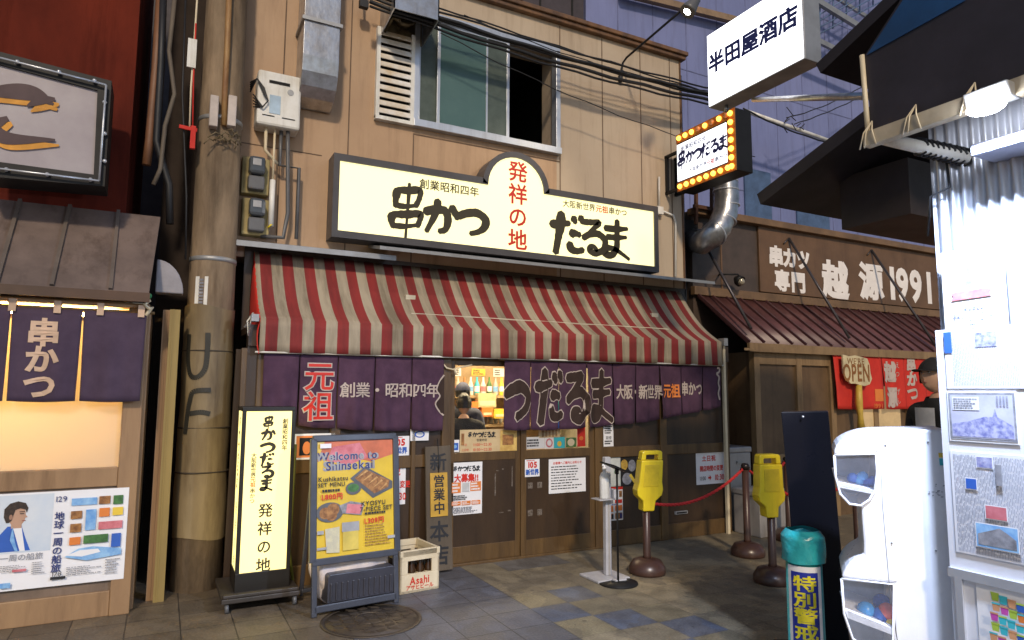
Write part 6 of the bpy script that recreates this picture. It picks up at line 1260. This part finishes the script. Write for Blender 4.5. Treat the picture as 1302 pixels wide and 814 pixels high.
for k, (x0, y0, x1, y1, nm, lab, fn) in enumerate((
    (330,298,400,338,'shelf_card','white printed card behind the right door glass, left of the pink round one',lambda w, h: [('d', w*.1, h*.15, w*.8, h*.7, 3, m_inkbk, dict(seed=7))]),
    (401,298,432,338,'shelf_card','white card with a pink circle behind the right door glass',lambda w, h: [('e', w*.5, h*.5, w*.4, h*.4, m_pink), ('e', w*.5, h*.5, w*.25, h*.25, m_whitep)]),
    (433,298,472,336,'shelf_card','turquoise card behind the right door glass',lambda w, h: [('r', 0, 0, w, h, m_cyan), ('e', w*.5, h*.4, w*.2, h*.25, m_yelp)]),
    (476,300,512,332,'shelf_card','green card with a pale disc behind the right door glass',lambda w, h: [('r', 0, 0, w, h, m_green), ('e', w*.5, h*.5, w*.35, h*.4, m_cream)]),
    (516,258,545,330,'pennant','narrow red pennant hanging behind the right door glass',lambda w, h: [('r', 0, 0, w, h, m_inkred), ('e', w*.5, h*.4, w*.25, h*.1, m_orange)]),
    (380,266,455,298,'menu_slip','tan handwritten slip behind the right door glass just under the curtain',lambda w, h: [('r', 0, 0, w, h, mat('tan_paper', (.6,.45,.25), .5)), ('d', w*.1, h*.1, w*.8, h*.8, 5, m_brownp, dict(vert=True, seed=4))]))):
    dp_(nm, lab, z7(x0,y0), z7(x1,y1), fn, Y=.003 if 0 else .028, cat='card')

# ------------------------------------------------------------------ inside the restaurant
mb = MB(); mb.box(2.6, 4.9, .9, 1.05, 2.2, 2.28); tag(mb.build('ceiling_lamp', mat('lit_ceiling_tube', (1,.9,.7), .4, es=24, em=(1,.8,.5), var=0), loc=(3.2,1.0,2.25)), 'warm glowing ceiling lamp inside the restaurant', 'lamp')
sh = thing('back_shelf', 'lit wooden shelf unit with bottles inside, seen through the left door glass', 'shelf', (3.4, 2.1, 0)); SYH = 1.7
q = at(640,475,SYH); mb = MB()
zA, zB_, zC = at(605,503,SYH).z, at(605,540,SYH).z, at(605,575,SYH).z
mb.box(2.3, 4.8, 2.05, 2.1, 0, 2.28); 
for z_ in (zA, zB_, zC): mb.box(2.3, 4.8, SYH, 2.05, z_-.03, z_)
mb.box(2.3, 4.8, SYH+.02, 2.05, 0, zC-.04); mb.build('shelving', mat('shelf_wood', (.42,.3,.16), .5, c2=(.3,.2,.1), ns=4), sh)
cols = [m_yelp, mat('clear_bottle', (.5,.5,.46), .15), m_brownp, m_white, m_cyan, m_white, m_green, mat('clear_bottle', (.5,.5,.46), .15)]
for k in range(12):
    x = at(574,490,SYH+.1).x+.088*k; t = thing('sake_bottle', ['yellow','clear','brown','white and pink','white and blue','white','green','pale'][k%8]+' bottle on the upper back shelf, number %s from the left seen through the glass' % ['first','second','third','fourth','fifth','sixth','seventh','eighth','ninth','tenth','eleventh','twelfth'][k], 'bottle', (x, SYH+.1, zA), 'bottles on the back shelf')
    t['label'] = ['yellow','clear','brown','white','turquoise','plain white','green','pale'][k%8]+' bottle, '+['first','second','third','fourth','fifth','sixth','seventh','eighth','ninth','tenth','eleventh','twelfth'][k]+' from the left on the upper shelf behind the glass'
    mb = MB(); mb.lathe((x,SYH+.1,zA+.001), [(.032,0),(.034,.01),(.034,.13),(.013,.185),(.012,.235),(.0,.235)], 14); mb.build('glass', cols[k%8], t); mb = MB(); mb.lathe((x,SYH+.1,zA+.05), [(.0345,0),(.0348,.003),(.0348,.065),(.0345,.068)], 14); mb.build('paper_label', [m_whitep,m_pink,m_whitep,m_skyp][k%4], t)
for k, (x0, y0, x1, y1, m, lab) in enumerate(((607,500,630,518,mat('tan_paper', (.6,.45,.25), .5),'tan handwritten menu slip on the shelf inside the restaurant'),(598,511,607,535,m_orange,'narrow orange and white carton on the shelf inside the restaurant'),(611,518,625,530,m_orange,'orange box on the shelf inside the restaurant'),(626,520,640,532,m_yelp,'yellow box on the shelf inside the restaurant'))):
    a, b = at(x0,y1,SYH-.02), at(x1,y0,SYH-.02); mb = MB(); mb.box(a.x, b.x, SYH-.04-.01*k, SYH+.06, a.z, b.z); mb.box(a.x+.02, b.x-.02, SYH-.045-.01*k, SYH-.041-.01*k, a.z+.02, a.z+(b.z-a.z)*.45, 1); tag(mb.build('carton', [m, m_cream], loc=a), lab, 'carton')

t0_ = None
for k in range(14):
    p = V((at(574,520,SYH+.08).x+.07*k, SYH+.1, zB_+.001))
    if t0_ is None:
        t0_ = thing('tumbler', 'small clear tumbler in the row on the middle back shelf', 'glass', p, 'tumblers on the middle back shelf')
        mb = MB(); mb.lathe(p, [(.022,0),(.028,.09),(.025,.09),(.02,.008),(.0,.008)], 12); mb.build('glass', mat('clear_bottle', (.5,.5,.46), .15), t0_)
    else: copy_tree(t0_, None, p)
for k, (xo, zo, w, h, m, lab) in enumerate(((.02,zA+.25,.13,.1,m_whitep,'small white price slip pinned high behind the back shelf bottles'),(.3,zA+.26,.2,.09,m_yelp,'small yellow price slip pinned high behind the back shelf bottles'),(.62,zA+.25,.16,.11,m_whitep,'second white price slip pinned behind the bottles, farther right'))):
    p = V((at(574,490,SYH+.3).x+xo, 2.04, zo)); poster('price_slip', lab, 'slip', p, X_, Z_, w, h, [('d', w*.1, h*.1, w*.8, h*.8, 3, m_inkbk, dict(seed=30+k))], m)

# ------------------------------------------------------------------ people
def skin_mesh(joints, edges, name, m, parent, sub=2, extra=None):
    me = bpy.data.meshes.new(name); ks = list(joints); O = ORG[parent.name] if parent else V((0,0,0))
    me.from_pydata([tuple(V(joints[k][0])) for k in ks], [(ks.index(a), ks.index(b)) for a, b in edges], []); o = bpy.data.objects.new(name, me); COL.objects.link(o)
    o.modifiers.new('s', 'SKIN'); sv = me.skin_vertices[0].data
    for i, k in enumerate(ks):
        r = joints[k][1]; sv[i].radius = r if isinstance(r, tuple) else (r, r)
    sv[0].use_root = True
    o.modifiers.new('d', 'SUBSURF').levels = sub; o.modifiers['d'].render_levels = sub
    dg = bpy.context.evaluated_depsgraph_get(); nm = bpy.data.meshes.new_from_object(o.evaluated_get(dg)); bpy.data.objects.remove(o)
    vs = [v.co.copy() for v in nm.vertices]; fs = [list(p.vertices) for p in nm.polygons]; bpy.data.meshes.remove(nm); return vs, fs
def person(label, loc, face, H=1.72, head_tilt=0., shirt=None, trousers=None, hat=None, apron=None, arms=None):
    "standing figure; face = direction (radians) it looks, built on its own ground point"
    t = thing('person', label, 'person', loc); L = V(loc); c, s = math.cos(face), math.sin(face); f, l = V((c, s, 0)), V((-s, c, 0)); k = H/1.72
    def P(a, b, z): return (f*a+l*b+Z_*z)*k
    J = {'pel': (P(0,0,.95),(.15*k,.11*k)), 'bel': (P(.01,0,1.1),(.14*k,.1*k)), 'che': (P(0,0,1.28),(.165*k,.115*k)), 'nb': (P(-.015,0,1.43),(.075*k,.07*k)), 'nt': (P(.01,0,1.52),(.055*k,.055*k))}
    E = [('pel','bel'),('bel','che'),('che','nb'),('nb','nt')]
    for sg, n in ((1,'L'),(-1,'R')):
        J.update({'sh'+n: (P(-.01,sg*.185,1.38),.06*k), 'el'+n: (P(-.03,sg*.235,1.1),.045*k), 'wr'+n: (P(.1,sg*.22,.87),.03*k), 'hp'+n: (P(0,sg*.095,.88),.085*k), 'kn'+n: (P(.02,sg*.1,.48),.058*k), 'an'+n: (P(-.02,sg*.105,.08),.04*k), 'to'+n: (P(.14,sg*.12,.03),.035*k), 'pa'+n: (P(.14,sg*.21,.8),(.04*k,.02*k))})
        E += [('che','sh'+n),('sh'+n,'el'+n),('el'+n,'wr'+n),('wr'+n,'pa'+n),('pel','hp'+n),('hp'+n,'kn'+n),('kn'+n,'an'+n),('an'+n,'to'+n)]
    vs, fs = skin_mesh(J, E, 'b', None, None); mb = MB(); mb.add([L+v for v in vs], fs, 0, True)
    for sg in (1,-1):   # fingers and thumb
        for q in range(4):
            b0 = P(.15,sg*(.195+.0)+(q-1.5)*.0,.775)+f*((q-1.5)*.018*k); ln = (.07,.08,.075,.06)[q]*k
            mb.tube([L+b0, L+b0-Z_*ln*.5+f*.006*k, L+b0-Z_*ln-l*sg*.012*k+f*.012*k], [.0095*k,.009*k,.006*k], 8)
        b0 = P(.17,sg*.19,.82); mb.tube([L+b0, L+b0+f*.03*k-Z_*.03*k, L+b0+f*.035*k-Z_*.065*k], [.012*k,.011*k,.007*k], 8)
    # head
    hc = P(.03,0,1.625); R = .1*k
    tl = Matrix.Rotation(head_tilt, 3, l)
    def hp(u, v):
        a = 2*math.pi*u; b = math.pi*(v-.5); x, y, z_ = math.cos(b)*math.cos(a), math.cos(b)*math.sin(a), math.sin(b)
        w = 1-.18*max(0,-z_)**1.5; X, Y2, Z2 = x*R*1.0*(w if x < .2 else 1), y*R*.78*w, z_*R*1.2
        if x > 0:
            g = lambda cy, cz, sy, sz: math.exp(-((y-cy)/sy)**2-((z_-cz)/sz)**2)
            X += R*(.22*g(0,-.12,.13,.16)+.07*g(0,.22,.5,.08)-.09*g(.33,.1,.16,.1)-.09*g(-.33,.1,.16,.1)+.09*g(0,-.45,.22,.06)+.12*g(0,-.72,.3,.16)-.03*g(0,-.5,.3,.03))
        return L+hc+tl@(f*X+l*Y2+Z_*Z2)
    mb.sheet(40, 28, hp, 0)
    for sg in (1,-1): mb.ball(L+hc+tl@(l*sg*R*.78-f*R*.05-Z_*R*.05), (R*.2,R*.2,R*.28), 0, 10, 8)
    mb.build('body', m_skin, t)
    mb = MB()
    for sg in (1,-1):
        mb = MB(); e = L+hc+tl@(f*R*.84+l*sg*R*.27+Z_*R*.13); mb.ball(e, R*.09, 0, 8, 6); mb.ball(e+tl@f*R*.06, R*.055, 1, 8, 6)
        mb.tube([L+hc+tl@(f*R*.96+l*sg*R*.1+Z_*R*.28), L+hc+tl@(f*R*.95+l*sg*R*.27+Z_*R*.33), L+hc+tl@(f*R*.8+l*sg*R*.45+Z_*R*.28)], R*.03, 5, 1); mb.build('eye', [m_white, m_hair], t)
    mb = MB(); mb.tube([L+hc+tl@(f*R*.93+l*R*.2-Z_*R*.6), L+hc+tl@(f*R*1.02-Z_*R*.59), L+hc+tl@(f*R*.93-l*R*.2-Z_*R*.6)], R*.035, 6, 0); mb.build('mouth', mat('lip', (.35,.14,.11), .5), t)
    mb = MB()
    def hr(u, v):
        a = math.pi*.36+2*math.pi*(1-.36)*u if v < .62 else 2*math.pi*u; lo = -.45; b = lo+(math.pi/2-lo)*v; rr = R*(1.1+.03*math.sin(a*9)+.03*math.sin(b*11))
        return L+hc+tl@(f*rr*math.cos(b)*math.cos(a)+l*rr*.82*math.cos(b)*math.sin(a)+Z_*rr*1.16*math.sin(b))
    mb.sheet(40, 14, hr); hb = mb.build('hair', m_hair, t)
    if hat:
        mb = MB()
        def cap_(u, v):
            a = 2*math.pi*u; b = .22+(math.pi/2-.22)*v; rr = R*1.16
            return L+hc+tl@(f*rr*math.cos(b)*math.cos(a)+l*rr*.86*math.cos(b)*math.sin(a)+Z_*(rr*1.12*math.sin(b)))
        mb.sheet(36, 10, cap_)
        def brim(u, v): a = (u-.5)*2.2; rr = R*(1.1+.75*v); return L+hc+tl@(f*(rr*math.cos(a)*1.0)+l*R*.9*math.sin(a)*(1+.1*v)+Z_*(R*(.27-.06*v)))
        mb.sheet(16, 4, brim, thick=(0,0,-.006)); mb.build('cap', hat, t)
    # clothes: the body's own surface pushed outwards
    nrm = [V((0,0,0)) for _ in vs]
    for fc_ in fs:
        q = (vs[fc_[1]]-vs[fc_[0]]).cross(vs[fc_[2]]-vs[fc_[0]])
        for i in fc_: nrm[i] += q
    def garment(nm, m, off, test):
        mb = MB(); ff = []
        for fc_ in fs:
            c_ = sum((vs[i] for i in fc_), V((0,0,0)))/len(fc_)/k
            if test(c_.z, abs(c_.dot(l))): ff.append(fc_)
        mb.add([L+v+n_.normalized()*off if n_.length else L+v for v, n_ in zip(vs, nrm)], ff, 0, True); o_ = mb.build(nm, m, t)
        bm = bmesh.new(); bm.from_mesh(o_.data); bmesh.ops.delete(bm, geom=[v for v in bm.verts if not v.link_faces], context='VERTS'); bm.to_mesh(o_.data); bm.free()
    garment('jacket', shirt or m_blackcl, .022, lambda z_, b_: (.84 < z_ < 1.46 and b_ < .17) or (z_ > .885 and b_ >= .17))
    garment('trousers', trousers or m_greyp, .016, lambda z_, b_: .09 < z_ < .93 and b_ < .17)
    mb = MB()
    for sg in (1,-1): mb.ball(L+P(.06,sg*.112,.035), (.14*k*abs(c)+.05*k,.14*k*abs(s)+.05*k,.045*k), 0, 14, 8)
    mb.build('shoe', m_black, t)
    if apron:
        def bandx(z0, z1, m, nm, wd, off):
            mb = MB()
            def fn(u, v): b = (u-.5)*2*wd; z_ = z0+(z1-z0)*v; d_ = (.115+.016+off)*math.cos(b/.19*.75)*(1.02 if z_ < 1.2 else 1.06); return L+(f*d_+l*b+Z_*z_)*k
            mb.sheet(14, 8, fn, 0); mb.build(nm, m, t)
        bandx(1.03, 1.40, m_whitecl, 'shirt_front', .075, .012); bandx(.62, 1.14, m_blackcl, 'apron', .15, .03)
        mb = MB(); write(mb, '', (0,0,0), X_, Z_, .05) if 0 else None
    return t
# man by the red curtain
dd = 4.95; hp_ = CAM+ray(1192,478)*dd
person('man in a black cap, jacket and apron standing right of the red curtain', (hp_.x, hp_.y, .08), math.radians(172), 1.80, -.12, m_blackcl, m_greyp, m_blackcl, True)
mb = MB(); mb.box(hp_.x-.5, hp_.x+.6, hp_.y-.4, hp_.y+.4, 0.004, .078); tag(mb.build('low_step', m_lgrey, loc=(hp_.x,hp_.y,0)), 'low grey step under the man in the black cap behind the capsule machine', 'step')
h1 = at(588,497,.95); h2 = at(592,526,.62)
person('seated-height customer in a blue-grey cap seen from behind through the left door glass', (h1.x, h1.y, h1.z-1.625*1.6/1.72-.02), math.radians(60), 1.6, .0, mat('grey_blue_cloth', (.07,.08,.13), .8), m_greyp, mat('blue_grey_cap', (.05,.06,.12), .8))
person('customer with black hair and black jacket seen from behind through the left door glass', (h2.x-.02, h2.y, max(.02,h2.z-1.625*1.58/1.72)), math.radians(70), 1.58, .1, m_blackcl, m_greyp)
